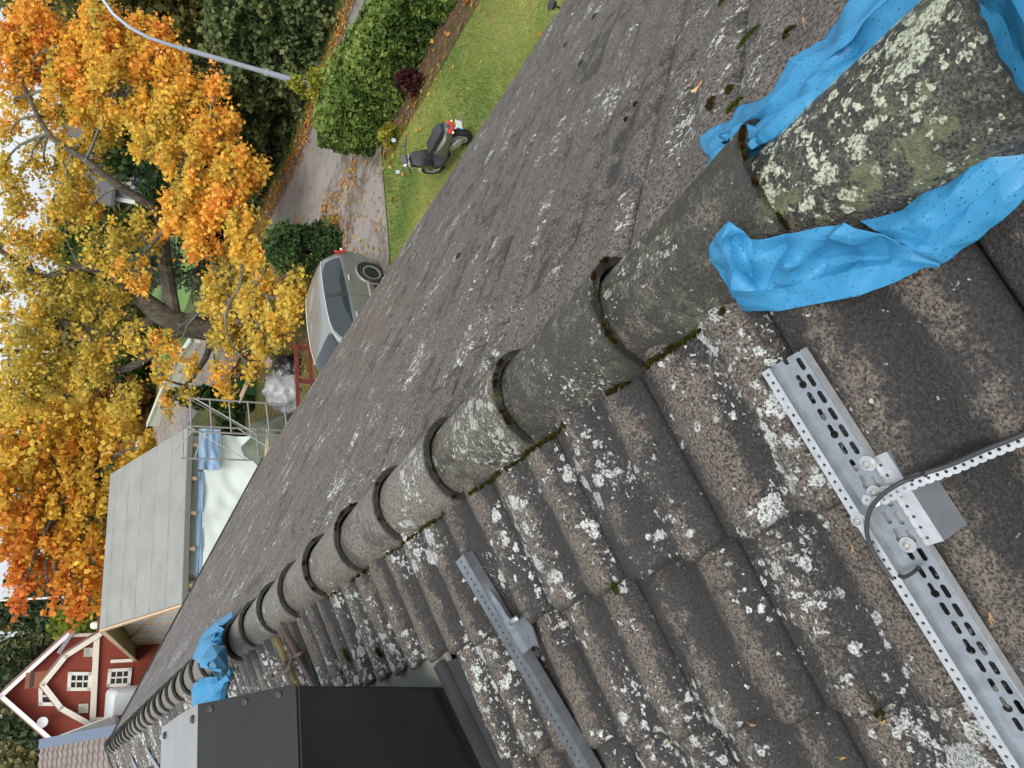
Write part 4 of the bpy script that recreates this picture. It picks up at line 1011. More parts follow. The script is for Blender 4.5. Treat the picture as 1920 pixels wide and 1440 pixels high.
# --- generic trees, shrubs
def tree(name, label, base, h, rx, pal, n, leaf, group=None, trunk_r=.15, low=.15, mat=LEAF, seed=0, shape='round', twig=True, cat='tree'):
    rg = np.random.default_rng(seed); root = thing(name, label, cat, base, 0, group)
    K = int(18 + rx * 7) * (5 if shape == 'column' else 1); cs = []
    for _k in range(K):
        t = rg.random(); z = low + (1 - low) * t
        w_ = {'round': math.sin(math.pi * min(1, .12 + .85 * t)) ** .6, 'cone': (1 - t) ** .8 + .08, 'column': .9 * min(1, (1 - t) * 3 + .15)}[shape]
        a = rg.uniform(0, 2 * math.pi); r = rx * w_ * math.sqrt(rg.random()) * .8
        cs.append(V3(base[0] + r * math.cos(a), base[1] + r * math.sin(a), base[2] + h * z))
    cs = np.array(cs); rr_ = rx * rg.uniform(.28, .45, K) * (.75 if shape != 'round' else 1)
    per = max(10, n // (K * 12))
    out = []; tt = []
    for c, r in zip(cs, rr_):
        tc = rg.normal() * .16 + .5
        for _ in range(12):
            d = rg.normal(size=3); d /= np.linalg.norm(d); q_ = c + d * r * rg.uniform(.5, 1)
            out.append(q_ + rg.normal(size=(per, 3)) * r * .22); tt.append(np.full(per, tc + rg.normal() * .14))
    P = np.vstack(out); t = np.concatenate(tt); P[:, 2] = np.maximum(P[:, 2], base[2] + .05)
    leaf_mesh('crown', P, leaf, lerp_cols(pal, np.clip(t, 0, 1), rg, .25), mat, root, rng=rg)
    tr = MB(); tr.tube([base, V3(base[0], base[1], base[2] + h * .5), V3(base[0], base[1], base[2] + h * .85)], [trunk_r, trunk_r * .7, trunk_r * .25], 7)
    if twig:
        for i, c in enumerate(cs): limb(tr, V3(base[0], base[1], base[2] + h * rg.uniform(.25, .6)), c, trunk_r * .3, trunk_r * .08, .05, 5, i)
    tr.build('trunk', BARK, root, smooth=True); return root
GREEN = [(.035, .065, .018), (.065, .11, .026), (.10, .16, .036), (.17, .22, .05)]
DGRN = [(.016, .034, .012), (.030, .060, .018), (.048, .090, .024), (.08, .13, .035)]
OLIVE = [(.08, .085, .03), (.14, .14, .045), (.20, .19, .055), (.28, .25, .075)]
YGRN = [(.10, .15, .02), (.18, .24, .03), (.28, .30, .04), (.36, .34, .05)]
def hedge(name, label, x0, x1, y0, y1, h, pal, n, leaf, seed=0, cat='hedge', lump=.3, mat=NEEDLE, upright=False, hf=None, xf=None):
    rg = np.random.default_rng(seed)
    root = thing(name, label, cat, V3((x0 + x1) / 2, (y0 + y1) / 2, GZ))
    W, L_ = x1 - x0, y1 - y0
    areas = np.array([L_ * h, L_ * h, W * h, W * h, W * L_]); pk = rg.choice(5, size=n, p=areas / areas.sum())
    u, v = rg.random(n), rg.random(n); P = np.zeros((n, 3)); Nn = np.zeros((n, 3))
    for k in range(5):
        m_ = pk == k; a, b_ = u[m_], v[m_]
        if k == 0: P[m_] = np.stack([0 * a, a, b_], 1); Nn[m_] = (-1, 0, 0)
        if k == 1: P[m_] = np.stack([0 * a + 1, a, b_], 1); Nn[m_] = (1, 0, 0)
        if k == 2: P[m_] = np.stack([a, 0 * a, b_], 1); Nn[m_] = (0, -1, 0)
        if k == 3: P[m_] = np.stack([a, 0 * a + 1, b_], 1); Nn[m_] = (0, 1, 0)
        if k == 4: P[m_] = np.stack([a, b_, 0 * a + 1], 1); Nn[m_] = (0, 0, 1)
    Q = P * [W, L_, h] + [x0, y0, GZ]
    if hf is not None: Q[:, 2] = GZ + (Q[:, 2] - GZ) * np.array([hf(y) for y in Q[:, 1]])
    if xf is not None: Q[:, 0] += np.array([xf(y) for y in Q[:, 1]])
    nz = np.array([mnoise.fractal(Vector(q_ * (1.3 if not upright else 1) * np.array([1, 1, .35 if upright else 1]) * 1.2), .8, 2.0, 4) for q_ in Q])
    Q = Q + Nn * (nz * lump)[:, None] - Nn * np.abs(rg.normal(size=(n, 1))) * lump * .35
    Q[:, 2] = np.maximum(Q[:, 2], GZ + .04)
    t = np.clip(.5 + nz * .55 + rg.normal(size=n) * .13, 0, 1)
    leaf_mesh('foliage', Q, leaf, lerp_cols(pal, t, rg, .2), mat, root, up=.9 if upright else .3, el=1.8 if upright else 1.2, rng=rg)
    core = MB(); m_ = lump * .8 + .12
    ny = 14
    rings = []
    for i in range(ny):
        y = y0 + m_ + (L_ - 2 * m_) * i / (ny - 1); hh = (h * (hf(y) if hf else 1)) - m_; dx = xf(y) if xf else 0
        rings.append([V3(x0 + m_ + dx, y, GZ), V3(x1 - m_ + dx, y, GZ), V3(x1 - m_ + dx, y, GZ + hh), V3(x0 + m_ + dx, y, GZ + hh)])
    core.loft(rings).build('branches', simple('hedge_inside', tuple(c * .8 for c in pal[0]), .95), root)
    return root
HG = [(.045, .080, .018), (.09, .145, .028), (.145, .21, .042), (.23, .28, .065)]
hedge('thuja_hedge', 'thick green thuja hedge between the lawn and the road', 12.9, 14.35, -3, 13.75, 1.45, HG, 80000, .075, 3, lump=.24, upright=True, hf=lambda y: .78 + .22 * max(0, min(1, (y - 8.5) / 3.5)))
DARKH = [(.040, .060, .024), (.066, .098, .034), (.105, .145, .050), (.19, .22, .085)]
xroad = lambda y: np.interp(y, [p[1] for p in far_e], [p[0] for p in far_e]) - 19.2
hedge('shrub_border', 'tall dark green shrub border along the far side of the road', 20.4, 24.8, 0, 27, 3.5, DARKH, 110000, .13, 5, 'shrubs', lump=.75, xf=xroad, hf=lambda y: .75 + .35 * math.sin(y * .45 + 1) ** 2)
hedge('shrub_border', 'paler mixed shrubs rising behind the dark border, near the gravel path', 25.5, 31, 4, 30, 4.6, [(.04, .06, .018), (.07, .10, .03), (.12, .145, .045), (.20, .20, .06)], 60000, .19, 6, 'shrubs', lump=1.2, xf=xroad)
yb = G(648, 470)
tree('yew_bush', 'dense dark green yew standing behind the silver car', G(640, 455) + V3(-.1, .4, 0), 1.75, .95, DGRN, 20000, .08, seed=1, trunk_r=.08, low=.08, mat=NEEDLE, cat='bush')
P_ = G(478, 752); hh_ = hgt(P_, 316)
tree('columnar_thuja', 'slim dark columnar thuja beside the green bin and scaffold', P_, hh_, .50, DGRN, 14000, .10, seed=2, trunk_r=.06, low=.02, mat=NEEDLE, shape='column', twig=False)
P_ = G(455, 820)
hedge('low_hedge', 'low dark hedge behind the scaffold', P_[0] - 2, P_[0] + 1.2, P_[1] - .6, P_[1] + .6, .9, DGRN, 5000, .12, 8, lump=.15)
P_ = G(650, 186)
tree('yellow_shrub', 'small yellow leaved shrub at the foot of the lamp post', V3(14.75, 13.5, GZ), 2.0, .42, YGRN[1:] + [(.5, .42, .06)], 2600, .07, seed=4, trunk_r=.02, low=.55, cat='shrub')
tree('purple_shrub', 'dark wine red shrub growing at the foot of the hedge', G(795, 160), .62, .30, [(.03, .012, .014), (.05, .018, .02), (.08, .025, .025), (.20, .03, .025)], 1300, .05, seed=5, trunk_r=.02, low=.1, cat='shrub')
tree('yellow_perennial', 'small yellow leaved plant between the scooter and hedge end', G(752, 258), .45, .28, YGRN[1:] + [(.55, .38, .05)], 500, .06, seed=6, trunk_r=.012, low=.2, cat='plant')
P_ = A(535, 815, 15.5); P_[2] = GZ
tree('green_shrub', 'fresh green shrub showing above the roof edge beside the outbuilding', P_ + V3(.0, 1.0, 0), 1.9, 1.0, YGRN[:3], 14000, .06, seed=7, trunk_r=.05, low=.3, cat='shrub')
tree('fruit_tree', 'yellow green tree beyond the red house roof, right of the far wood', A(120, 1165, 62) * V3(1, 1, 0) + V3(0, 0, GZ), 5.2, 2.6, YGRN[:3], 7000, .28, seed=8, trunk_r=.15)
tree('grey_willow', 'pale grey green young tree beside the maple trunk', A(300, 505, 38) * V3(1, 1, 0) + V3(0, 0, GZ), 4.4, 1.4, [(.08, .11, .07), (.13, .17, .11), (.20, .24, .17)], 3000, .13, seed=9, trunk_r=.07)
for i, (x, y, D, h, r, pal, lab) in enumerate([(440, 20, 33, 8.5, 3.2, OLIVE, 'olive green tree at the top right behind the shrub border'),
        (330, 20, 42, 10, 4, OLIVE, 'yellowing tree behind the lamp post arm'), (270, 50, 55, 11, 4.5, OLIVE, 'brownish tree above the lamp post curve'),
        (330, 120, 40, 6.5, 2.6, GREEN, 'fresh green tree beside the gravel path end'), (420, 130, 34, 6, 2.6, OLIVE, 'light green tree just beyond the lamp post middle'),
        (400, 300, 42, 5.5, 3.2, DGRN, 'dark tree seen between maple leaves above the shrub border'), (440, 400, 38, 3.6, 2.6, DGRN, 'dark rounded tree at the end of the shrub border'),
        (300, 620, 70, 5, 2.8, OLIVE, 'olive bush behind the pale garden wall'), (270, 700, 75, 5, 3.2, GREEN, 'green bush beside the red house beyond the road'), (290, 770, 70, 4, 2.8, [(.12, .06, .02), (.2, .1, .03), (.28, .14, .03)], 'rust brown bush behind the left end of the pale wall'),
        (250, 480, 66, 7, 3.5, GREEN, 'mid green tree behind the maple fork')]):
    P_ = A(x, y, D); P_[2] = GZ
    tree('far_tree', lab, P_, h, r, pal, 7000, .24 if D < 60 else .34, 'trees beyond the road', .2, seed=20 + i)
# wood on the skyline
def wood(name, label, spec, pal, leaf, seed):
    rg = np.random.default_rng(seed); out = []; t = []
    for (azi0, azi1, D, h, dens) in spec:
        n_ = int((azi1 - azi0) * dens)
        for _ in range(n_):
            az = math.radians(rg.uniform(azi0, azi1)); d = D * rg.uniform(.9, 1.25); hh = h * rg.uniform(.75, 1.15); r = hh * rg.uniform(.16, .28)
            bx, by = CAM[0] + d * math.sin(az), d * math.cos(az); tc = rg.random(); fir = rg.random() < .5
            k = 1000; z = rg.random(k) ** .8; w_ = (1 - z) ** .8 + .06 if fir else np.sin(np.pi * np.clip(.1 + .85 * z, 0, 1)) ** .5
            a = rg.uniform(0, 2 * np.pi, k); rr_ = r * w_ * rg.uniform(.55, 1, k)
            out.append(np.stack([bx + rr_ * np.cos(a), by + rr_ * np.sin(a), GZ + .3 + z * hh], 1)); t.append(np.clip(tc + rg.normal(size=k) * .12, 0, 1))
    P = np.vstack(out); t = np.concatenate(t)
    o = leaf_mesh(name, P, leaf, lerp_cols(pal, t, rg, .25), NEEDLE, None, rng=rg); tag(o, label, 'wood', kind='stuff'); return o
wood('far_wood', 'dark evergreen and olive wood behind the red house', [(-8, 9, 105, 12.5, 3.4), (9, 24, 110, 11, 3), (-8, 12, 82, 9.5, 3.0)], [(.035, .055, .028), (.07, .09, .035), (.12, .13, .05), (.19, .18, .07)], .42, 70)
wood('far_wood', 'hazy distant treeline below the sky behind the big maple', [(24, 50, 170, 11, 3.6), (50, 75, 110, 13, 3.6), (24, 50, 130, 6, 2)], [(.03, .05, .025), (.06, .08, .035), (.10, .10, .04), (.15, .12, .045)], 1.6, 71)

# fallen leaves
def litter(name, label, regions, size, seed):
    rg = np.random.default_rng(seed); out = []
    for (x0, y0, x1, y1, wd, n_) in regions:
        t = rg.random(n_); w_ = rg.normal(size=n_) * wd / 2; dx, dy = x1 - x0, y1 - y0; L = math.hypot(dx, dy)
        out.append(np.stack([x0 + dx * t - dy / L * w_, y0 + dy * t + dx / L * w_, np.full(n_, GZ + .075) + rg.random(n_) * .02], 1))
    P = np.vstack(out); o = leaf_mesh(name, P, size, lerp_cols([(.25, .10, .03), (.45, .20, .04), (.62, .34, .07), (.7, .45, .12)], rg.random(len(P)), rg, .2), LEAF, None, up=4, rng=rg)
    tag(o, label, 'fallen leaves', kind='stuff')
reg = []
for a, b in zip(far_e[1:-2], far_e[2:-1]): reg.append((a[0] + .15, a[1], b[0] + .15, b[1], .75, int(230 * math.hypot(a[0] - b[0], a[1] - b[1]))))
reg += [(14, 14, 17, 40, 4.5, 420), (9, 16.5, 13.5, 17.2, 1.0, 1500), (6, 16.5, 12, 24, 5, 2600), (14.5, 20, 16.5, 34, 1.5, 2600), (12.1, 1, 12.3, 13, .8, 420), (5, 2, 12, 12, 6, 110), (6, 14.6, 14, 14.8, 2.2, 260), (18.5, 36, 26, 66, 3.0, 2500), (13.4, 14.6, 14.3, 17.8, .5, 220)]
litter('fallen_leaves', 'orange fallen leaves along the road edge and under the maple', reg, .075, 4)
# grass blades on the lawn
rg = np.random.default_rng(8); n_ = 60000
gx_ = rg.uniform(7.2, 12.6, n_); gy_ = rg.uniform(1, 13.3, n_)
hgt_ = rg.uniform(.03, .08, n_) * (.7 + .6 * np.array([mnoise.noise(Vector((a * .8, b * .8, 0))) for a, b in zip(gx_, gy_)]) + .3)
an = rg.uniform(0, 2 * np.pi, n_); w_ = .006
b0_ = np.stack([gx_, gy_, np.full(n_, GZ + .02)], 1); sd_ = np.stack([np.cos(an), np.sin(an), 0 * an], 1) * w_; ln = np.stack([rg.normal(size=n_) * .4, rg.normal(size=n_) * .4, np.ones(n_)], 1) * hgt_[:, None]
v = np.stack([b0_ - sd_, b0_ + sd_, b0_ + ln], 1).reshape(-1, 3)
t = np.array([mnoise.noise(Vector((a * .5, b * .5, 3))) for a, b in zip(gx_, gy_)]) * .9 + .5 + rg.normal(size=n_) * .15
cg = lerp_cols([(.09, .17, .03), (.17, .25, .045), (.32, .36, .08), (.42, .38, .12)], np.clip(t, 0, 1), rg, .2)
o = link_mesh('grass', v, np.arange(3 * n_).reshape(n_, 3), LEAF, attrs=dict(Col=col_arr(cg, 3))); tag(o, 'short yellowish green grass of the lawn around the scooter', 'grass', kind='stuff')
# ================================================================== VEHICLES
def wheel(parent, c, R_, wd, axis, spokes=10, rimr=.66, rimmat=None, name='wheel'):
    c = np.array(c, float); axis = np.array(axis, float); axis /= np.linalg.norm(axis); h = wd / 2
    w0 = MB().lathe(c, axis, [(-h * .8, R_ * rimr), (-h, R_ * .86), (-h * .8, R_ * .97), (-h * .35, R_), (h * .35, R_), (h * .8, R_ * .97), (h, R_ * .86), (h * .8, R_ * rimr)], 40, False)
    wh = w0.build(name, simple('tyre', (.020, .020, .021), .7, 0, .2, 30, .1), parent, smooth=True, world=False)
    rm = MB(); rr_ = R_ * rimr
    rm.lathe(c, axis, [(h * .55, rr_ * 1.02), (h * .86, rr_ * 1.0), (h * .80, rr_ * .88), (h * .2, rr_ * .86), (h * .2, rr_ * .3)], 40, False)
    u = V3(0, 0, 1); u -= axis * (u @ axis); u /= np.linalg.norm(u); v = np.cross(axis, u)
    for k in range(spokes):
        t = 2 * math.pi * k / spokes; d = u * math.cos(t) + v * math.sin(t)
        rm.bar(c + axis * h * .62 + d * rr_ * .12, c + axis * h * .66 + d * rr_ * .92, rr_ * .15, .012, up=axis)
    rm.lathe(c, axis, [(h * .3, rr_ * .22), (h * .74, rr_ * .20), (h * .78, rr_ * .12), (h * .78, 0)], 20)
    rm.lathe(c, axis, [(h * .1, rr_ * .85), (h * .12, rr_ * .5), (h * .12, 0)], 24)
    rm.build('rim', rimmat or simple('alloy', (.62, .62, .60), .35, .7), wh, world=False)
    return wh
# --- car (local: +x front, +y left, z up)
PAINT = simple('silver_paint', (.33, .335, .33), .30, .65, .06, 2, 0, coat=.5)
def glassmat():
    m, t, b = newmat('car_glass'); b.inputs['Base Color'].default_value = (.03, .04, .045, 1); b.inputs['Roughness'].default_value = .05
    b.inputs['Specular IOR Level'].default_value = .55; return m
GLASS = glassmat()
rear = G(720, 522); cdir = V3(-.9815, -.1917, 0); ctr = rear + V3(-.1917, .9815, 0) * 0 
cyaw = math.atan2(cdir[1], cdir[0])
# near rear wheel contact is at local (-1.28, +.74)
lx, ly = -1.28, .76
loc = rear - V3(lx * math.cos(cyaw) - ly * math.sin(cyaw), lx * math.sin(cyaw) + ly * math.cos(cyaw), 0); loc[2] = GZ + .05
car = thing('parked_car', 'silver grey hatchback parked on the driveway, front end hidden by the roof edge', 'car', loc, cyaw)
W2 = .87
def cring(x, zb, zs, zbelt, zr, wl, wb, wr):
    """half ring bottom->top, mirrored"""
    half = [(0, zb), (wl * .80, zb), (wl * .97, zb + .06), (wl, zs), (wl * 1.0, zs + .14), (wb, zbelt - .05), (wb * .985, zbelt)]
    if zr > zbelt + .12: half += [(wr + (wb - wr) * .45, zbelt + (zr - zbelt) * .5), (wr, zr - .07), (wr * .90, zr - .015), (wr * .5, zr + .008), (0, zr + .015)]
    else: half += [(wb * .97, zbelt + (zr - zbelt) * .3), (wb * .93, zbelt + (zr - zbelt) * .65), (wb * .8, zr - .01), (wb * .45, zr), (0, zr + .005)]
    pts = [V3(x, y, z) for y, z in half] + [V3(x, -y, z) for y, z in half[-2:0:-1]]
    return pts
st_ = [(-2.06, .42, .55, .72, .78, .70, .68, .5), (-2.00, .30, .52, .88, .98, .80, .78, .5), (-1.93, .24, .50, .94, 1.16, .84, .80, .60), (-1.80, .20, .48, .97, 1.38, .86, .83, .62), (-1.62, .18, .46, .97, 1.455, .87, .84, .63), (-1.2, .17, .45, .955, 1.49, .87, .845, .645), (-.6, .17, .45, .94, 1.505, .87, .85, .655), (0, .17, .45, .925, 1.49, .87, .85, .65), (.45, .17, .45, .91, 1.44, .87, .85, .635), (.72, .17, .45, .905, 1.34, .87, .845, .64), (1.0, .17, .46, .90, 1.17, .87, .84, .68), (1.22, .18, .48, .89, 1.0, .86, .83, .7), (1.5, .19, .50, .84, .94, .85, .80, .7), (1.85, .21, .52, .74, .86, .82, .74, .6), (2.05, .26, .52, .64, .74, .74, .66, .5), (2.14, .34, .50, .56, .62, .62, .55, .4)]
mb = MB().loft([cring(*s_) for s_ in st_])
body = mb.build('body', PAINT, car, smooth=True, world=False)
sub = body.modifiers.new('s', 'SUBSURF'); sub.levels = 1; sub.render_levels = 1
def side_pt(x, t, side, off):
    # point on the greenhouse flank between belt (t=0) and roof edge (t=1)
    xs_ = [s_[0] for s_ in st_]; f = lambda k: np.interp(x, xs_, [s_[k] for s_ in st_])
    zb_, zr_, wb_, wr_ = f(3), f(4), f(6), f(7)
    z = zb_ + (zr_ - .07 - zb_) * t; y = wb_ * .985 + (wr_ - wb_ * .985) * t
    y += .018 * math.sin(math.pi * t)
    return V3(x, side * (y + off), z + off * .5)
def flank(name, pts, mat, off=.010, parent=body):
    for side in (1, -1):
        m_ = MB(); n_ = 6; grid = []
        lo = [p for p in pts if p[1] == 0]; 
        bx = [p[0] for p in pts if p[1] == 'b']; 
        # pts: list of (x, t0, t1)
        rows = [[side_pt(x, t0 + (t1 - t0) * k / n_, side, off) for k in range(n_ + 1)] for x, t0, t1 in pts]
        m_.loft(rows, closed=False, caps=False); m_.build(name, mat, parent, smooth=True, world=False)
flank('side_window', [(-1.66, .10, .45), (-1.55, .08, .84), (-1.42, .07, .92), (-1.2, .06, .97), (-.9, .06, .99), (-.55, .06, 1.0)], GLASS)
flank('side_window', [(-.46, .06, 1.0), (-.1, .06, 1.0), (.2, .06, .99), (.45, .06, .95), (.62, .06, .88), (.80, .07, .62), (.94, .08, .32), (1.0, .08, .15)], GLASS)
flank('window_pillar', [(-.56, .04, 1.0), (-.50, .04, 1.0), (-.45, .04, 1.0)], simple('black_trim', (.03, .03, .032), .4), off=.013)
CHR = simple('pale_trim', (.62, .63, .64), .3, .5)
for side in (1, -1):   # roof edge moulding and belt line
    pts = [side_pt(x, 1.03, side, .012) for x in np.linspace(-1.62, .55, 12)] + [side_pt(x, t, side, .012) for x, t in ((.72, .98), (.88, .80), (1.0, .5), (1.1, .2))]
    MB().tube(pts, .014, 6).build('roof_moulding', CHR, body, smooth=True, world=False)
    for hx in (-1.02, .12):
        p = side_pt(hx, -.16, side, .012); MB().box(p, (.17, .035, .030)).build('door_handle', CHR, body, bevel=.008, world=False)
    p0 = V3(0, 0, 0)
    MB().bar(V3(-1.0, side * .875, .44), V3(.85, side * .875, .42), .015, .035).build('side_moulding', CHR, body, world=False)
    for gx_1 in (-.5, .95):
        MB().tube([side_pt(gx_1, .0, side, .004), V3(gx_1, side * .862, .7), V3(gx_1, side * .873, .45), V3(gx_1, side * .86, .24)], .004, 4).build('door_gap', RUBBER, body, world=False)
    t_l = MB().loft([[V3(-2.03, side * .60, .80), V3(-1.99, side * .775, .80), V3(-1.86, side * .845, .84), V3(-1.84, side * .84, 1.0), V3(-1.90, side * .78, 1.09), V3(-1.96, side * .66, 1.05)],
                     [V3(-2.06, side * .60, .80), V3(-2.03, side * .80, .80), V3(-1.86, side * .868, .84), V3(-1.84, side * .862, 1.0), V3(-1.93, side * .80, 1.09), V3(-1.99, side * .66, 1.05)]])
    t_l.build('tail_light', simple('red_lens', (.60, .015, .015), .15, 0, 0, spec=.8), car, world=False, bevel=.006)
    MB().box(V3(-1.955, side * .835, .94), (.05, .03, .05)).build('indicator_lens', simple('white_lens', (.8, .75, .72), .2), car, world=False)
    m_ = MB(); m_.loft([[V3(.98, side * (.84), .93), V3(1.05, side * .84, .93), V3(1.05, side * .84, 1.0), V3(.98, side * .84, 1.0)], [V3(.94, side * 1.02, .92), V3(1.06, side * 1.02, .93), V3(1.06, side * 1.02, 1.05), V3(.94, side * 1.02, 1.05)]])
    m_.build('wing_mirror', PAINT, car, world=False, bevel=.02)
def glass_strip(name, xs_, y_fr, off, mat=GLASS):
    rows = []
    for x in xs_:
        f = lambda k: np.interp(x, [s_[0] for s_ in st_], [s_[k] for s_ in st_]); wr_, zr_ = f(7), f(4)
        rows.append([V3(x, wr_ * y_fr * u, zr_ + .014 - .03 * u ** 4 + off) for u in np.linspace(-1, 1, 9)])
    MB().loft(rows, closed=False, caps=False).build(name, mat, body, smooth=True, world=False)
glass_strip('windscreen', [.50, .72, 1.0, 1.18], .93, .016)
glass_strip('rear_window', [-1.93, -1.86, -1.78, -1.68], .88, .018)
for wx, sy in ((-1.28, 1), (-1.28, -1), (1.30, 1), (1.30, -1)):
    wheel(car, (wx, sy * .80, .30), .305, .20, (0, sy, 0), 12, .70)
    MB().lathe(V3(wx, sy * .60, .31), (0, sy, 0), [(0, .34), (.2785, .345)], 32).build('wheel_arch', DARKIN, car, world=False)  # dark disc over the body, painted shade in place of a hollow wheel well
    arch = MB(); arch.tube([V3(wx + .362 * math.cos(t), sy * .875, .31 + .362 * math.sin(t)) for t in np.linspace(-.30, math.pi + .30, 22)], .026, 8); arch.build('wheel_lip', PAINT, car, smooth=True, world=False)
MB().box(V3(-2.05, 0, .56), (.03, .5, .11)).build('number_plate', WHITEB, car, world=False)
MB().loft([[V3(-2.09, -.62, .45), V3(-2.09, .62, .45), V3(-1.9, .86, .45), V3(-1.9, -.86, .45)], [V3(-2.11, -.62, .62), V3(-2.11, .62, .62), V3(-1.9, .875, .62), V3(-1.9, -.875, .62)]]).build('rear_bumper', PAINT, car, bevel=.03, world=False)

# --- scooter (local: +x front, +y left, z up)
pr_, pf_ = G(884, 262), G(832, 316)
sdv = pf_ - pr_; syaw = math.atan2(sdv[1], sdv[0]); WB = np.linalg.norm(sdv)
scl = WB / 1.36
sl = V3(*pr_); sl[2] = GZ + .02
sco = thing('parked_scooter', 'black and silver maxi scooter parked on the lawn, seen from behind', 'scooter', sl, syaw)
sco.scale = (scl,) * 3; sco.rotation_euler = (math.radians(-7), 0, syaw)
SBLK = simple('scooter_black', (.022, .023, .026), .3, .1, .1, 5, coat=.5)
SGRY = simple('scooter_grey', (.16, .17, .18), .32, .5, .1, 5, coat=.5)
SSIL = simple('scooter_silver', (.50, .51, .50), .3, .6, .1, 5, coat=.5)
wr_s = wheel(sco, (0, 0, .28), .28, .145, (0, 1, 0), 5, .62, name='rear_wheel'); wf_s = wheel(sco, (1.36, 0, .27), .27, .125, (0, 1, 0), 5, .66, name='front_wheel')
def sec(x, w_, z0, z1, rnd=.6):
    n_ = 12; out_ = []
    for k in range(n_):
        t = 2 * math.pi * k / n_; c, s_ = math.cos(t), math.sin(t)
        out_.append(V3(x, w_ * math.copysign(abs(c) ** rnd, c), (z0 + z1) / 2 + (z1 - z0) / 2 * math.copysign(abs(s_) ** rnd, s_)))
    return out_
MB().loft([sec(-.36, .05, .66, .76), sec(-.30, .13, .56, .78), sec(-.10, .19, .50, .76), (sec(.2, .20, .42, .74)), sec(.5, .19, .26, .66), sec(.62, .17, .22, .44)]).build('rear_fairing', SGRY, sco, smooth=True, world=False)
MB().loft([sec(.50, .22, .24, .36), sec(.8, .24, .22, .34), sec(1.05, .22, .26, .50)]).build('floorboard', SBLK, sco, smooth=True, world=False)
MB().loft([sec(.95, .20, .30, .60), sec(1.08, .19, .36, .90), sec(1.18, .17, .52, .94), sec(1.30, .10, .64, .90), sec(1.40, .05, .68, .80)]).build('leg_shield', SBLK, sco, smooth=True, world=False)
MB().loft([sec(1.16, .12, .88, .99), sec(1.24, .15, .84, 1.04), sec(1.36, .11, .80, 1.0), sec(1.46, .05, .78, .88)]).build('front_cowl', WHITE, sco, smooth=True, world=False)
MB().loft([sec(-.30, .09, .74, .86), sec(-.15, .16, .72, .89), sec(.1, .17, .70, .86), sec(.30, .17, .68, .80), sec(.55, .15, .66, .77), sec(.68, .08, .62, .70)]).build('seat', simple('seat_vinyl', (.035, .035, .037), .5, 0, .1, 20), sco, smooth=True, world=False)
for sy in (1, -1):
    MB().loft([[V3(-.36, sy * .05, .70), V3(-.36, sy * .06, .77), V3(-.36, sy * .09, .74)], [V3(-.1, sy * .17, .62), V3(-.1, sy * .185, .74), V3(-.1, sy * .205, .68)], [V3(.28, sy * .19, .60), V3(.28, sy * .20, .70), V3(.28, sy * .215, .65)]]).build('side_panel', SSIL, sco, smooth=True, world=False)
    MB().tube([V3(1.10, sy * .08, 1.02), V3(1.05, sy * .24, 1.04), V3(.98, sy * .37, 1.02)], [.016, .017, .02], 8).build('handlebar', SBLK, sco, smooth=True, world=False)
    MB().tube([V3(1.06, sy * .22, 1.04), V3(1.12, sy * .30, 1.16), V3(1.10, sy * .36, 1.24)], .006, 6).build('mirror_stem', SBLK, sco, smooth=True, world=False)
    mr = MB().lathe(V3(1.10, sy * .37, 1.27), (-.95, 0, .35), [(-.02, .02), (-.012, .05), (.0, .062), (.004, .060)], 20); mo_ = mr.build('mirror', SBLK, sco, smooth=True, world=False)
    MB().lathe(V3(1.10, sy * .37, 1.27), (-.95, 0, .35), [(.005, .048), (.007, .048), (.007, 0)], 20).build('mirror_glass', simple('mirror_glass', (.45, .50, .53), .1, .5), mo_, world=False)
    MB().lathe(V3(-.35, sy * .13, .62), (-1, 0, 0), [(0, .025), (.02, .024), (.03, 0)], 12).build('indicator', WHITEB, sco, smooth=True, world=False)
MB().loft([sec(1.12, .09, .97, 1.03), sec(1.20, .11, 1.0, 1.08), sec(1.27, .08, .98, 1.06)]).build('meter_pod', simple('meter', (.10, .11, .12), .3, .3), sco, smooth=True, world=False)
MB().loft([[V3(-.375, -.13, .60), V3(-.375, .13, .60), V3(-.35, .14, .70), V3(-.35, -.14, .70)], [V3(-.33, -.14, .60), V3(-.33, .14, .60), V3(-.31, .14, .71), V3(-.31, -.14, .71)]]).build('tail_light', simple('red_lens2', (.55, .02, .015), .15, spec=.8), sco, bevel=.01, world=False)
plt = MB().box(V3(-.47, 0, .52), (.008, .19, .17), rot3(0, -.22, 0)).build('number_plate', WHITEB, sco, world=False)
MB().box(V3(-.472, .085, .518), (.009, .022, .165), rot3(0, -.22, 0)).build('blue_strip', simple('plate_blue', (.02, .10, .45), .4), plt, world=False)
MB().tube([V3(-.28, 0, .58), V3(-.36, 0, .50), V3(-.455, 0, .42)], [.05, .045, .03], 8).build('plate_bracket', SBLK, sco, smooth=True, world=False)
MB().loft([sec(-.28, .06, .50, .56), sec(-.1, .07, .56, .60), sec(.14, .07, .54, .60), sec(.27, .06, .40, .50)]).build('mudguard', SBLK, sco, smooth=True, world=False)
MB().loft([sec(1.16, .06, .44, .50), sec(1.30, .075, .53, .58), sec(1.46, .075, .50, .57), sec(1.62, .05, .34, .46)]).build('front_mudguard', WHITE, sco, smooth=True, world=False)
MB().tube([V3(.35, -.18, .22), V3(.1, -.21, .25), V3(-.02, -.215, .28), V3(-.30, -.215, .36)], [.03, .045, .06, .055], 12).build('exhaust', simple('exhaust', (.25, .24, .23), .35, .7), sco, smooth=True, world=False)
MB().loft([sec(.42, .10, .18, .40), sec(.1, .13, .16, .40), sec(-.06, .10, .20, .34)]).build('engine_case', SSIL, sco, smooth=True, world=False)
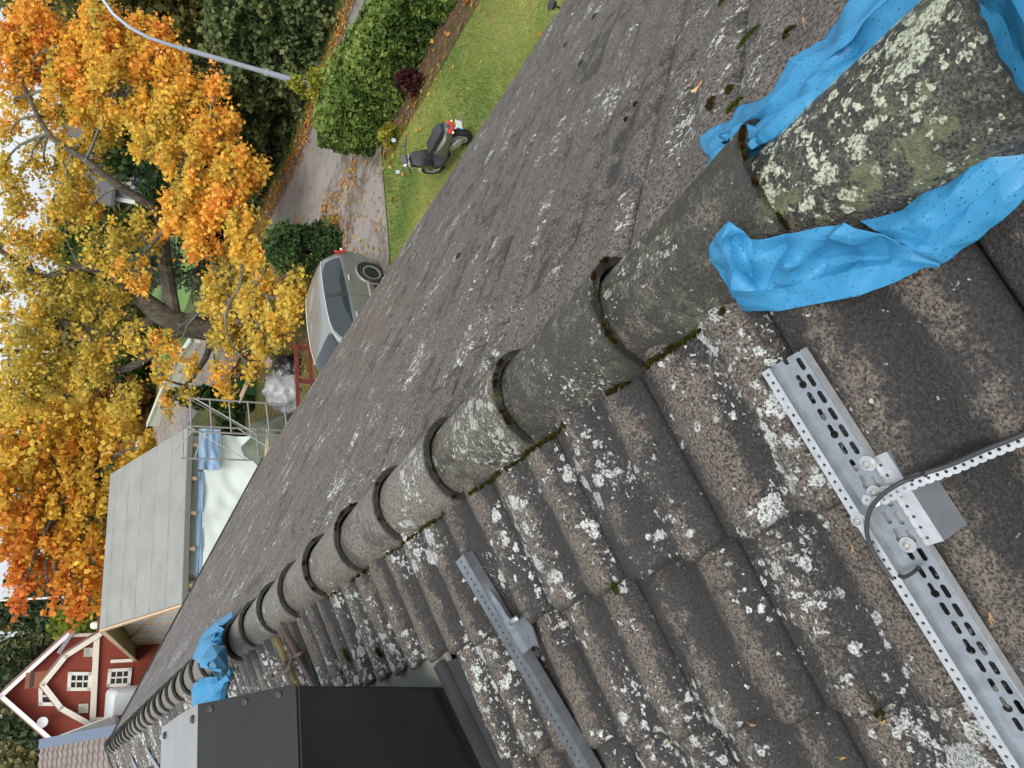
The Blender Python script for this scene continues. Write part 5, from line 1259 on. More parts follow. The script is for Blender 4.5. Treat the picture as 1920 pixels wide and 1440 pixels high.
for sy in (1, -1):
    MB().tube([V3(1.10, sy * .06, .85), V3(1.22, sy * .075, .55), V3(1.36, sy * .085, .27)], .02, 8).build('fork', SGRY, sco, smooth=True, world=False)
MB().tube([V3(.5, .10, .2), V3(.46, .22, .02)], .012, 6).build('kickstand', SBLK, sco, world=False)

# ================================================================== STREET THINGS
PB = G(668, 184); PB[2] = GZ
lp = thing('street_lamp', 'tall pale grey street lamp pole with curved arm behind the hedge', 'street lamp', PB)
h1 = hgt(PB, 500); h2 = hgt(PB, 338); h3 = hgt(PB, 300)
POLE = simple('painted_pole', (.36, .40, .46), .45, .3, .08, 6)
MB().tube([PB, PB + V3(0, 0, h1)], [.085, .080], 16).build('lower_pole', POLE, lp, smooth=True)
MB().tube([PB + V3(0, 0, h1 - .04), PB + V3(0, 0, h1 + .05)], .095, 16).build('collar', POLE, lp, smooth=True)
MB().tube([PB + V3(0, 0, h1), PB + V3(0, 0, h2)], [.066, .060], 16).build('middle_pole', POLE, lp, smooth=True)
MB().tube([PB + V3(0, 0, h2 - .04), PB + V3(0, 0, h2 + .04)], .075, 16).build('collar', POLE, lp, smooth=True)
adir = V3(.955, -.297, 0)
armp = [(0, 0), (.0, .30), (.04, .75), (.16, 1.15), (.38, 1.50), (.72, 1.78), (1.15, 1.95), (1.7, 2.03)]
MB().tube([PB + V3(0, 0, h2) + adir * a + V3(0, 0, b) for a, b in armp], [.046, .046, .045, .044, .042, .040, .038, .036], 12).build('arm', POLE, lp, smooth=True)
hd_ = PB + V3(0, 0, h2 + 2.03) + adir * 1.7
MB().loft([[hd_ + V3(0, y, z) for y, z in ((-.05, -.04), (.05, -.04), (.05, .04), (-.05, .04))], [hd_ + adir * .3 + V3(0, y, z) for y, z in ((-.14, -.08), (.14, -.08), (.10, .07), (-.10, .07))], [hd_ + adir * .7 + V3(0, y, z) for y, z in ((-.10, -.06), (.10, -.06), (.06, .04), (-.06, .04))]]).build('lamp_head', POLE, lp, bevel=.01)
FPD = 66; fb = A(160, 1117, FPD); fb[2] = GZ
fp = thing('flagpole', 'white flagpole rising behind the rust red maple', 'flagpole', fb)
MB().tube([fb, fb + V3(0, 0, 11)], [.11, .06], 12).build('pole', WHITEB, fp, smooth=True); MB().lathe(fb + V3(0, 0, 11), (0, 0, 1), [(0, .08), (.1, .13), (.22, .05), (.24, 0)], 12).build('finial', WHITEB, fp, smooth=True)
# garden lamp at the top of the picture
gl = onz(1078, 26, GZ)
glt = thing('garden_lamp', 'small black garden stake lamp on the lawn at the top edge', 'lamp', gl)
hh = hgt(gl, 1034)
MB().tube([gl, gl + V3(0, 0, hh - .06)], .014, 8).build('stake', SBLK, glt, smooth=True)
MB().lathe(gl + V3(0, 0, hh - .08), (0, 0, 1), [(0, .03), (.03, .07), (.07, .07), (.09, .10), (.12, .03), (.14, 0)], 14).build('lamp_shade', SBLK, glt, smooth=True)

# red painted fences
REDF = simple('red_fence_paint', (.17, .035, .022), .75, 0, .3, 8, .1)
def rail_fence(a, b, h, nr, npost, label, wd=.11):
    t = thing('rail_fence', label, 'fence', (a + b) / 2, 0, 'dark red rail fences')
    for k in range(nr):
        z = h * (1 - .36 * k) - .05; MB().bar(a + V3(0, 0, z), b + V3(0, 0, z), .035, wd).build('rail', REDF, t)
    for k in range(npost):
        p = a + (b - a) * k / (npost - 1); MB().box(p + V3(0, .06, h / 2), (.09, .09, h)).build('post', REDF, t)
    return t
rail_fence(G(622, 655), G(634, 850), 1.05, 3, 4, 'dark red three rail fence behind the parked car')
rail_fence(G(540, 640), G(520, 595), 1.0, 2, 2, 'short dark red fence section under the drooping yellow maple leaves')
rail_fence(G(505, 670), G(472, 722), 1.0, 3, 3, 'dark red fence section ending at the green bin')
rail_fence(G(440, 778), G(432, 850), 1.0, 2, 3, 'dark red fence behind the scaffold tower')
# green bin
bb = G(482, 727); bh = hgt(bb, 432)
bn = thing('green_bin', 'dark green box shaped bin between the red fence and columnar thuja', 'bin', bb)
GRB = simple('bin_green', (.030, .085, .040), .5, 0, .2, 6); 
MB().box(bb + V3(0, .3, bh / 2), (.62, .62, bh), taper=1.12).build('body', GRB, bn, bevel=.03)
MB().box(bb + V3(0, .3, bh + .03), (.74, .74, .06)).build('lid', simple('bin_lid', (.22, .38, .27), .5), bn, bevel=.02)
# tarp covered heap
def blob(name, c, rx, ry, rz, mat, label, cat, seed, lumpy=.25, group=None):
    rg = np.random.default_rng(seed); nu, nv = 40, 20; vs = []
    for i in range(nv):
        ph_ = math.pi / 2 * i / (nv - 1)
        for j in range(nu):
            th_ = 2 * math.pi * j / nu; d = V3(math.cos(ph_) * math.cos(th_), math.cos(ph_) * math.sin(th_), math.sin(ph_))
            k = 1 + lumpy * (1 - abs(mnoise.noise(Vector(d * 1.7 + seed))) * 2) * .6 + lumpy * .4 * mnoise.noise(Vector(d * 5 + seed))
            vs.append(np.array(c) + d * np.array([rx, ry, rz]) * k)
    fs = [(i * nu + j, i * nu + (j + 1) % nu, (i + 1) * nu + (j + 1) % nu, (i + 1) * nu + j) for i in range(nv - 1) for j in range(nu)]
    o = link_mesh(name, vs, fs, mat, smooth=True); tag(o, label, cat, group); return o
pc = G(545, 790)
GTARP = simple('grey_green_tarp', (.10, .125, .085), .55, 0, .25, 3, .4)
blob('covered_heap', G(560, 812) + V3(-.1, 1.6, 0), 1.1, 1.8, 1.5, GTARP, 'large heap under a grey green tarpaulin behind the scaffold', 'covered heap', 3, .18)
blob('plastic_sack', G(552, 738) + V3(.1, -.1, 0), .75, .70, .85, simple('clear_plastic', (.33, .34, .35), .3, 0, .3, 3, .8, col2=(.20, .21, .22)), 'heap of pale crumpled plastic sheeting beside the grey green heap', 'plastic sheeting', 5, .35)
blob('rubbish_bag', G(556, 705) + V3(.1, -.2, 0), .45, .45, .65, simple('black_bag', (.018, .019, .022), .3, 0, .2, 6, .8), 'black rubbish bag behind the red fence', 'rubbish bag', 7, .35)
PINE = simple('pine_wood', (.58, .42, .26), .65, 0, .2, 9, .05)
def planks(a, b, n_, wd, label, mat=PINE):
    t = thing('plank_stack', label, 'planks', a, 0, 'timber beside the covered heap'); d = (b - a) / np.linalg.norm(b - a); s_ = np.cross(d, V3(0, 0, 1)); s_ /= np.linalg.norm(s_)
    for k in range(n_): MB().bar(a + s_ * wd * 1.1 * k, b + s_ * wd * 1.1 * k + d * R0.uniform(-.2, .2), wd, .04).build('plank', mat, t)
planks(G(505, 642) * V3(1, 1, 0) + V3(0, 0, GZ + .5), G(556, 682) * V3(1, 1, 0) + V3(0, 0, GZ + .8), 3, .11, 'pale planks leaning towards the black rubbish bag', simple('old_plank', (.42, .35, .30), .7, 0, .2, 9))
planks(G(530, 700) + V3(0, 0, .95), G(520, 752) + V3(0, 0, 1.2), 3, .10, 'short yellow offcuts on top of the pale plastic sheeting')
# pale garden walls by the road
PW = simple('pale_wall_paint', (.56, .60, .47), .7, 0, .12, 1.5)
def pwall(a, b, xt, label):
    h = hgt(a, xt); t = thing('garden_wall', label, 'wall', a, 0, 'pale walls along the far side of the road')
    d = b - a; L = np.linalg.norm(d); d /= L; s_ = np.cross(d, V3(0, 0, 1))
    MB().bar(a + V3(0, 0, h / 2), b + V3(0, 0, h / 2), .25, h).build('wall', PW, t)
    MB().bar(a - d * .15 + V3(0, 0, h + .05), b + d * .15 + V3(0, 0, h + .05), .38, .10).build('coping', PW, t)
pwall(G(335, 716), G(298, 797), 311, 'long pale green white wall section beside the road')
pwall(G(352, 683), G(338, 713), 328, 'shorter pale wall section nearer the maple trunk')
pwall(G(378, 640), G(357, 668), 358, 'pale wall section partly hidden behind the maple trunk')

# ================================================================== BUILDINGS
# helper: a vertical plane through pixel (x,y) at distance D facing direction n
class Plane:
    def __init__(s, x, y, D, az):
        s.o = A(x, y, D); a = math.radians(az); s.n = V3(math.sin(a), math.cos(a), 0)   # n points away from the viewer
    def p(s, x, y, off=0.0):
        d = ray(x, y); t = ((s.o - CAM) @ s.n - off) / (d @ s.n); return CAM + d * t
    def poly(s, name, pts, th, mat, parent, off=0.0, label=None, mb=None):
        """flat piece whose front sits `off` in front of the plane, th thick backwards"""
        P = [s.p(x, y, off) for x, y in pts]
        # keep in-plane coordinates independent of off (no shear)
        P = [s.p(x, y, 0) - s.n * off for x, y in pts]
        m_ = mb or MB(); m_.prism(P, s.n * th)
        if mb is None:
            o = m_.build(name, mat, parent)
            if label: o['label'] = label
            return o
    def strip(s, name, pts, w_, th, mat, parent, off, close=False):
        P = [s.p(x, y, 0) - s.n * off for x, y in pts]; m_ = MB()
        for a, b in zip(P[:-1], P[1:]):
            d = b - a; d = d / np.linalg.norm(d); m_.bar(a - d * w_ * .3, b + d * w_ * .3, w_, th, up=s.n)
        return m_.build(name, mat, parent)
def boards(name, col, dirn, pitch=.14, dark=.45):
    m, t, b = newmat(name); q = NB(t); P = q.coord()
    sx = q.n.new('ShaderNodeSeparateXYZ'); q.l.new(P, sx.inputs[0])
    f = q.math('FRACT', q.math('DIVIDE', sx.outputs[2] if dirn == 'h' else q.math('ADD', sx.outputs[0], q.math('MULTIPLY', sx.outputs[1], .3)), pitch))
    g = q.ramp(f, (.0, 0.), (.08, 1.))
    n = q.noise(P, 3, 4); c = q.mix(q.ramp(n, (.35, 0.), (.7, .35)), col, tuple(x * .7 for x in col))
    q.put(b.inputs['Base Color'], q.mix(g, tuple(x * dark for x in col), c)); b.inputs['Roughness'].default_value = .75
    q.put(b.inputs['Normal'], q.bump(f, .5, .02)); return m
FALU = boards('falu_red_boards', (.23, .040, .022), 'h', .15, .6)
REDROOF = simple('red_brown_roof', (.26, .12, .09), .7, 0, .2, 3)
TRIM = simple('cream_trim', (.70, .67, .58), .6, 0, .06, 3)
PANE = simple('dark_pane', (.035, .045, .042), .08, 0, .3, 2, spec=.8)
BRICK = boards('brick_stack', (.30, .12, .065), 'h', .07, .6)
# --- red house
az = 9.5
P1 = Plane(178, 1278, 46, az); P2 = Plane(178, 1278, 50.5, az)
rh = thing('red_house', 'dark red timber house with cream trim and a gambrel gable facing us', 'house', P2.p(150, 1278) * V3(1, 1, 0) + V3(0, 0, GZ))
g1 = [(83, 1283), (121, 1233), (183, 1194), (330, 1188), (330, 1356), (173, 1358), (116, 1325)]
P1.poly('wall', g1, 4.3, FALU, rh)
g2 = [(5, 1304), (128, 1189), (330, 1178), (330, 1420), (150, 1432), (96, 1384)]
P2.poly('wall', g2, 7.5, FALU, rh)
P1.strip('gable_trim', [(186, 1190), (123, 1230), (80, 1283), (114, 1327), (176, 1362)], .24, .14, TRIM, rh, .24)
P1.strip('frieze_board', [(181, 1196), (173, 1357)], .27, .08, TRIM, rh, .12)
P1.strip('corner_board', [(176, 1348), (330, 1344)], .17, .06, TRIM, rh, .10)
P2.strip('verge_board', [(132, 1186), (3, 1304), (99, 1388)], .20, .16, WHITEB, rh, .50)
P2.strip('corner_board', [(130, 1192), (330, 1182)], .17, .06, TRIM, rh, .10)
# roofs
def roofslab(name, plane, pts, depth, mat, parent, over=.5, th=.10):
    m_ = MB(); P = [plane.p(x, y, 0) - plane.n * over for x, y in pts]
    for a, b in zip(P[:-1], P[1:]):
        d = b - a; nrm_ = np.cross(d, plane.n); nrm_ /= np.linalg.norm(nrm_)
        if nrm_[2] < 0: nrm_ = -nrm_
        m_.prism([a + nrm_ * .06, b + nrm_ * .06, b + nrm_ * (.06 + th), a + nrm_ * (.06 + th)], plane.n * depth)
    return m_.build(name, mat, parent)
roofslab('roof', P1, [(187, 1189), (123, 1230), (80, 1283), (114, 1327), (176, 1362)], 4.6, REDROOF, rh, .30)
rf2 = roofslab('roof', P2, [(133, 1185), (3, 1304), (99, 1388)], 9.0, REDROOF, rh, .55)
cb = P1.p(84, 1277) + P1.n * 1.6
MB().box(P1.p(72, 1277) + P1.n * 1.6, (.72, .60, 1.15)).build('chimney', BRICK, rf2); MB().box(P1.p(58, 1277) + P1.n * 1.6, (.8, .68, .14)).build('chimney_cap', simple('soot', (.05, .045, .045), .8), rf2)
def window(plane, x0, x1, y0, y1, nx, ny, parent, off=.0, fr=.16, skew=(0, 0)):
    """x: photo x (top->bottom), y photo y"""
    dx, dy = skew
    pts = [(x0, y0), (x1, y0 + dy), (x1 + dx, y1 + dy), (x0 + dx, y1)]
    C4 = [plane.p(x, y, 0) for x, y in pts]
    wd = plane.poly('window', pts, .06, PANE, parent, off=off + .03)
    u = (C4[1] - C4[0]); v = (C4[3] - C4[0]); m_ = MB(); o_ = -plane.n * (off + .07)
    for a, b in ((C4[0], C4[1]), (C4[3], C4[2]), (C4[0], C4[3]), (C4[1], C4[2])):
        d = (b - a) / np.linalg.norm(b - a); m_.bar(a - d * fr / 2 + o_, b + d * fr / 2 + o_, fr, .08, up=plane.n)
    m_.build('frame', WHITE, wd)
    m_ = MB()
    for k in range(1, ny): m_.bar(C4[0] + v * k / ny + o_ * .9, C4[1] + v * k / ny + o_ * .9, .085 if ny == 2 else .05, .05, up=plane.n)
    for k in range(1, nx): m_.bar(C4[0] + u * k / nx + o_ * .9, C4[3] + u * k / nx + o_ * .9, .05, .05, up=plane.n)
    if m_.v: m_.build('glazing_bar', WHITE, wd)
    return wd
window(P1, 131, 169, 1263, 1292, 3, 2, rh, skew=(-2, 0))
window(P1, 206, 244, 1257, 1285.5, 3, 2, rh, skew=(-3, -2))
window(P2, 76, 112, 1290, 1320, 1, 2, rh, fr=.18)
for x, y in ((166, 1223), (156, 1328)):
    window(P1, x - 3.2, x + 3.2, y - 3, y + 3, 1, 1, rh, fr=.26)
sat = MB().lathe(P2.p(80, 1352) - P2.n * .7, -P2.n + V3(0, 0, .3), [(-.08, .04), (-.05, .15), (0, .27), (.01, .26), (-.04, .14), (-.06, 0)], 24)
so3 = sat.build('satellite_dish', simple('dish_grey', (.45, .46, .48), .5), None, smooth=True); tag(so3, 'round white satellite dish on the red gable', 'satellite dish')
MB().tube([P2.p(80, 1352) - P2.n * .62, P2.p(84, 1352) - P2.n * .02], .03, 6).build('bracket', GALV, so3)
P1.strip('wind_board', [(209, 1240), (247, 1238)], .16, .06, WHITE, rh, .10)
# ladder on the gambrel roof
ld = thing('roof_ladder', 'long grey ladder lying against the red house roof', 'ladder', P1.p(130, 1225) + P1.n * 2)
a1, a2 = P1.p(143, 1183) + P1.n * 2.0, P1.p(113, 1226) + P1.n * 1.2
m_ = MB(); m_.tube([a1, a2], .045, 6); m_.build('stile', GALVL, ld); m_ = MB(); m_.tube([a1 + V3(.1, .35, .1), a2 + V3(.1, .35, .1)], .045, 6); m_.build('stile', GALVL, ld)
for k in range(12):
    q_ = a1 + (a2 - a1) * (k + .5) / 12; MB().tube([q_, q_ + V3(.1, .35, .1)], .025, 5).build('rung', GALVL, ld)
# brick chimney standing behind the outbuilding ridge
bc = A(182, 1172, 38); cs_ = thing('brick_chimney', 'small dark brick chimney with a white cowl above the grey roof ridge', 'chimney', bc * V3(1, 1, 0) + V3(0, 0, GZ))
MB().box(V3(bc[0], bc[1], GZ + (bc[2] - GZ) / 2), (.55, .45, bc[2] - GZ)).build('stack', boards('dark_brick', (.16, .055, .04), 'h', .08, .5), cs_)
MB().lathe(V3(bc[0], bc[1], bc[2]), (0, 0, 1), [(0, .16), (.16, .16), (.24, .10), (.26, 0)], 12).build('cowl', WHITE, cs_, smooth=True)
# --- neighbour's tiled roof (left of the red house)
NBT = simple('brown_grey_tiles', (.25, .205, .185), .7, 0, .25, 2.5, .2)
nb_ = Plane(75, 1420, 38, 4)
r0 = A(76, 1400, 38); r1 = A(74, 1470, 38); r1[2] = r0[2]
ue = (r1 - r0); ue[2] = 0; ue /= np.linalg.norm(ue)
e0 = A(192, 1400, 33.4); zed = e0[2]
dn = e0 - r0; dn -= ue * (dn @ ue); Ls = np.linalg.norm(dn); dn /= Ls; nn_ = np.cross(dn, ue); nn_ = nn_ if nn_[2] > 0 else -nn_
nh = thing('tiled_roof_house', 'house with a brown grey pantile roof at the lower left corner', 'house', V3(r0[0], r0[1], GZ))
Ls += 1.2; Lw = 9.0; cw, cc_ = .30, .40; vs = []; fs = []
nc_, nr_ = int(Lw / cw), int(Ls / cc_); nu = nc_ * 6 + 1
for r in range(nr_):
    for s_, hh in ((r * cc_, .0), (r * cc_ + cc_ - .001, .045)):
        for j in range(nu):
            u = j * cw / 6; ph = (j % 6) / 6; prf = .040 * (0.5 + .5 * math.cos(2 * math.pi * ph))
            vs.append(r0 + ue * u + dn * s_ + nn_ * (prf + hh))
for r in range(2 * nr_ - 1):
    for j in range(nu - 1): fs.append((r * nu + j, r * nu + j + 1, (r + 1) * nu + j + 1, (r + 1) * nu + j))
link_mesh('roof', vs, fs, NBT, nh)
m_ = MB(); m_.prism([r0 - nn_ * .02, r0 + dn * Ls - nn_ * .02, r0 + dn * Ls - nn_ * .3, r0 + V3(0, 0, -.4)], ue * Lw); m_.build('eaves', simple('eaves_boards', (.12, .10, .09), .8), nh)
m_ = MB(); m_.bar(r0 - ue * .10 + nn_ * .03, r0 + dn * Ls - ue * .10 + nn_ * .03, .36, .10, up=nn_); m_.build('verge_flashing', simple('blue_grey_sheet', (.13, .165, .23), .5, .2), nh)
m_ = MB(); m_.prism([V3(r0[0], r0[1], GZ), r0 - V3(0, 0, .35), (r0 + dn * (Ls - .4)) - V3(0, 0, .35), V3(*(r0 + dn * (Ls - .4))[:2], GZ)], ue * Lw); m_.build('wall', FALU, nh)
# grey sloping roof between it and the red house
gr = thing('grey_lean_to', 'plain grey lean-to roof between the red house and the brown tiled roof', 'lean-to', V3(*P1.p(180, 1370)[:2], GZ))
q0, q1, q2, q3 = A(96, 1386, 46), A(215, 1341, 37), A(222, 1392, 34), A(96, 1390, 40)
MB().prism([q0, q1, q2, q3], V3(0, 0, -.12)).build('roof', simple('grey_roof', (.26, .245, .225), .6, 0, .12, 1.2), gr)
MB().bar(q0 + V3(-.05, 0, .03), q1 + V3(-.05, 0, .03), .12, .16).build('verge_board', TRIM, gr)
MB().prism([V3(*(q1 + V3(.0, .3, 0))[:2], GZ), q1 + V3(.0, .3, -.2), q0 + V3(0, .3, -.2), V3(*(q0 + V3(0, .3, 0))[:2], GZ)], V3(-.2, .1, 0)).build('wall', FALU, gr)
# --- caravan
cvp = A(232, 1331, 40); cv = thing('caravan', 'white caravan with rounded corners in front of the red house', 'caravan', V3(cvp[0], cvp[1], GZ), math.radians(-8))
hcv = A(206, 1331, 40)[2] - GZ
m_ = MB()
def rrect(x, w_, z0, z1, r=.25):
    o_ = []
    for (cy, cz, a0) in ((w_ - r, z1 - r, 0), (-w_ + r, z1 - r, 90), (-w_ + .05, z0 + .05, 180), (w_ - .05, z0 + .05, 270)):
        rr_ = r if a0 < 180 else .05
        for k in range(5): t = math.radians(a0 + 90 * k / 4); o_.append(V3(cy + rr_ * math.cos(t), x, cz + rr_ * math.sin(t)))
    return o_
m_.loft([rrect(-.02, .72, .5, hcv - .15), rrect(.12, .83, .4, hcv - .02), rrect(.4, .88, .38, hcv), rrect(3.4, .88, .38, hcv), rrect(3.8, .8, .5, hcv - .15)]); m_.build('body', simple('caravan_white', (.70, .76, .74), .35, 0, .1, 1.5), cv, smooth=True, world=False)
MB().box(V3(0, -.03, hcv * .66), (1.3, .05, .45)).build('window', PANE, cv, world=False, bevel=.02)
MB().bar(V3(-.9, .1, hcv - .05), V3(-.9, 3.5, hcv - .05), .06, .08).build('awning_rail', WHITEB, cv, world=False)
for k in (0, 1):
    MB().lathe(V3((-1 + 2 * k) * .84, 1.9, .32), (-1 + 2 * k, 0, 0), [(-.1, .32), (.06, .32), (.07, .2), (.05, .0)], 20).build('wheel', RUBBER, cv, world=False)
# --- grey felted outbuilding under construction
te = 24.0
# the four roof corners form a parallelogram: solve their depths
Dk = [ray(*q_) for q_ in ((357, 800), (342, 1131), (212, 895), (188, 1186))]
tk = np.linalg.solve(np.array([Dk[1], Dk[2], -Dk[3]]).T, Dk[0]); sk = te / 1.08
Pk = [CAM + sk * Dk[0], CAM + sk * tk[0] * Dk[1], CAM + sk * tk[1] * Dk[2], CAM + sk * tk[2] * Dk[3]]
ue = V3(.9968, -.08, 0); back = V3(.08, .9968, 0)
eR = Pk[0]; Lr = np.linalg.norm(Pk[0] - Pk[1]); eL = eR - ue * Lr; eL[2] = eR[2]
run = (((Pk[2] - Pk[0]) @ back) + ((Pk[3] - Pk[1]) @ back)) / 2; zr = (Pk[2][2] + Pk[3][2]) / 2
rL = eL + back * run + V3(0, 0, zr - eL[2]); rR = eR + back * run + V3(0, 0, zr - eR[2])
ob = thing('outbuilding', 'unfinished outbuilding with grey felt roof, pine rafters and white wrapped walls', 'outbuilding', (eL + eR) / 2 * V3(1, 1, 0) + V3(0, 0, GZ))
def feltmat():
    m, t, b = newmat('grey_felt'); q = NB(t); P = q.coord(); a = q.attr('v', 2)
    n = q.noise(P, 1.2, 4, .6); c = q.mix(q.ramp(n, (.35, 0.), (.65, 1.)), (.22, .225, .205), (.27, .27, .248))
    f = q.math('FRACT', q.math('MULTIPLY', a, 5.6)); ln_ = q.ramp(f, (.0, 1.), (.07, 0.))
    c = q.mix(q.math('MULTIPLY', ln_, q.ramp(q.noise(P, 3.5, 4, .7), (.40, .3), (.6, 1.))), c, (.09, .09, .085))
    c = q.mix(q.ramp(q.noise(P, 5, 5, .8), (.66, 0.), (.72, .4)), c, (.16, .16, .15))
    q.put(b.inputs['Base Color'], c); b.inputs['Roughness'].default_value = .8; return m
vs = []; va = []
for i in range(8):
    for j in range(8):
        p = eL + (eR - eL) * j / 7; q_ = rL + (rR - rL) * j / 7; vs.append(p + (q_ - p) * i / 7 + V3(0, 0, .06)); va.append(i / 7)
fs = [(i * 8 + j, i * 8 + j + 1, (i + 1) * 8 + j + 1, (i + 1) * 8 + j) for i in range(7) for j in range(7)]
link_mesh('roof_felt', vs, fs, feltmat(), ob, attrs=dict(v=np.array(va)))
OSB = simple('plywood', (.46, .32, .19), .7, 0, .2, 5)
dq = ray(257, 1240); tq = ((eL - CAM) @ ue) / (dq @ ue); bL = CAM + dq * tq
bR = bL + ue * Lr; run2 = (bL - rL) @ back
MB().prism([eL + back * .04, eR + back * .04, rR, rL], V3(0, 0, .05)).build('roof_boarding', OSB, ob); MB().prism([rL, rR, bR, bL], V3(0, 0, .05)).build('roof_boarding', OSB, ob)
vo = -ue * .05
for a, b in ((eL, rL), (rL, bL)): MB().bar(a + vo + V3(0, 0, -.02), b + vo + V3(0, 0, -.02), .05, .17).build('verge_board', PINE, ob)
MB().bar(eL - back * .03 + V3(0, 0, .0), eR - back * .03 + V3(0, 0, .0), .04, .14).build('eaves_board', simple('grey_edge', (.14, .14, .13), .7), ob)
for k in range(5):
    p = eL + (eR - eL) * (k + .45) / 5; MB().bar(p - V3(0, 0, .16), p + back * 1.2 + V3(0, 0, -.16 + 1.2 * (zr - eL[2]) / run), .10, .16).build('rafter_tail', PINE, ob)
WRAP = simple('white_house_wrap', (.62, .66, .64), .45, 0, .12, .9, .25)
ins = .55
w0 = eL + ue * ins * 1.3 + back * .45; w1 = eR - ue * .15 + back * .45
zw = eL[2] - .12
MB().prism([V3(*w0[:2], GZ), V3(*w1[:2], GZ), V3(*w1[:2], zw + .1), V3(*w0[:2], zw + .1)], back * .12).build('wall', WRAP, ob)
g0 = eL + ue * ins * 1.3 + back * .45; g1_ = g0 + back * (run + run2 - .9); gm = g0 + back * (run - .45); zw2 = bL[2] - .05
MB().prism([V3(*g0[:2], GZ), V3(*g1_[:2], GZ), V3(*g1_[:2], zw2 + .1), V3(*gm[:2], zr - .12), V3(*g0[:2], zw + .1)], ue * .1).build('gable_wall', WRAP, ob)
for k in range(7):
    t = (k + .5) / 7; p = g0 + (g1_ - g0) * t; sg = t * (run + run2 - .9); zt = zw + (zr - .12 - zw) * sg / (run - .45) if sg < run - .45 else (zr - .12) + (zw2 - zr + .12) * (sg - run + .45) / (run2 - .45)
    MB().bar(V3(*p[:2], GZ + 1.0) - ue * .03, V3(*p[:2], zt) - ue * .03, .06, .05, up=ue).build('stud', PINE, ob)
MB().bar(V3(*g0[:2], zw - .15) - ue * .06, V3(*g1_[:2], zw - .15) - ue * .06, .05, .16).build('beam', PINE, ob)
MB().prism([V3(*(g0 + back * .9)[:2], zw - 1.5) - ue * .04, V3(*(g0 + back * 2.4)[:2], zw - 1.5) - ue * .04, V3(*(g0 + back * 2.4)[:2], zw - .35) - ue * .04, V3(*(g0 + back * .9)[:2], zw - .35) - ue * .04], ue * .03).build('window_opening', DARKIN, ob)
# draped sheet on the long wall: blue band, billowing white sheet, green edged roll
f0 = w0 - back * .06; f1 = w1 - back * .06; Lw_ = np.linalg.norm(f1 - f0)
def wallcloth(name, ua, ub, z0, z1, mat, amp, seed, label, cat, par=None, offs=.04):
    vs = []; nu, nv = 40, 16
    for i in range(nv):
        for j in range(nu):
            u = ua + (ub - ua) * j / (nu - 1); v = i / (nv - 1); p = f0 + (f1 - f0) * u
            zz = z0(u) + (z1(u) - z0(u)) * v
            d = offs + amp * (1 + mnoise.noise(Vector((u * 3 + v * 1.5 + seed, v * 2.0 - u * 2, 1)))) + amp * .5 * mnoise.noise(Vector((u * 9 + seed, v * 5 - u * 4, 3)))
            vs.append(V3(p[0], p[1], zz) - back * d)
    fs = [(i * nu + j, i * nu + j + 1, (i + 1) * nu + j + 1, (i + 1) * nu + j) for i in range(nv - 1) for j in range(nu - 1)]
    o_ = link_mesh(name, vs, fs, mat, par, smooth=True)
    if par is None: tag(o_, label, cat)
    return o_
BLUS = simple('pale_blue_sheet', (.24, .37, .53), .4, 0, .2, 1.5, .2)
WSH = simple('white_sheet', (.66, .74, .71), .35, 0, .15, .8, .3, col2=(.60, .68, .66))
wallcloth('white_sheet', .0, 1.0, lambda u: zw - 1.75 - .35 * math.sin(u * 3), lambda u: zw - .30, WSH, .16, 2, 'billowing white plastic sheet hung along the outbuilding wall', 'plastic sheet')
wallcloth('blue_sheet', .72, 1.02, lambda u: zw - .72, lambda u: zw - .12, BLUS, .10, 5, 'pale blue sheet tucked under the eaves at the scaffold end', 'plastic sheet', None, .36)
wallcloth('blue_sheet_strip', .0, .72, lambda u: zw - .32, lambda u: zw - .14, BLUS, .05, 7, 'thin blue sheet strip under the eaves of the outbuilding', 'plastic sheet', None, .20)
gb = f0 + (f1 - f0) * .55
GRNP = simple('green_print', (.03, .30, .12), .5)
pk = thing('wrapped_board_stack', 'white wrapped insulation boards with a green edge stripe against the outbuilding', 'insulation boards', V3(*(f1 - back * .6)[:2], GZ))
MB().bar(V3(*(f1 - back * .55)[:2], zw - 2.45), V3(*(f0 + (f1 - f0) * .3 - back * .55)[:2], zw - 2.45), .9, .80).build('pack', WRAP, pk)
MB().bar(V3(*(f1 - back * 1.002)[:2], zw - 2.17), V3(*(f0 + (f1 - f0) * .3 - back * 1.002)[:2], zw - 2.17), .01, .22).build('stripe', GRNP, pk)
MB().bar(V3(*(f1 - back * .55)[:2], zw - 1.98), V3(*(f0 + (f1 - f0) * .3 - back * .55)[:2], zw - 1.98), .92, .07).build('batten', PINE, pk)
# --- scaffold
SCF = simple('scaffold_tube', (.42, .43, .42), .4, .6, .15, 20)
s1 = G(590, 762); zt = hgt(s1, 352); s2 = G(600, 822)
scf = thing('scaffold_tower', 'galvanised scaffold tower standing at the end of the outbuilding', 'scaffold', (s1 + s2) / 2)
sdp = V3(-.25, 1.3, 0)
s2 = s1 + (s2 - s1) / np.linalg.norm(s2 - s1) * 1.15
for p in (s1, s2, s1 + sdp, s2 + sdp): MB().tube([p, p + V3(0, 0, zt)], .026, 8).build('upright', SCF, scf, smooth=True)
nr_ = int(zt / .5)
for k in range(nr_ + 1):
    z = zt - .06 - k * .5
    if z > .1:
        MB().tube([s1 + V3(0, 0, z), s2 + V3(0, 0, z)], .021, 6).build('rung', SCF, scf, smooth=True)
        if k % 2 == 0: MB().tube([s1 + sdp + V3(0, 0, z), s2 + sdp + V3(0, 0, z)], .018, 6).build('rung', SCF, scf, smooth=True)
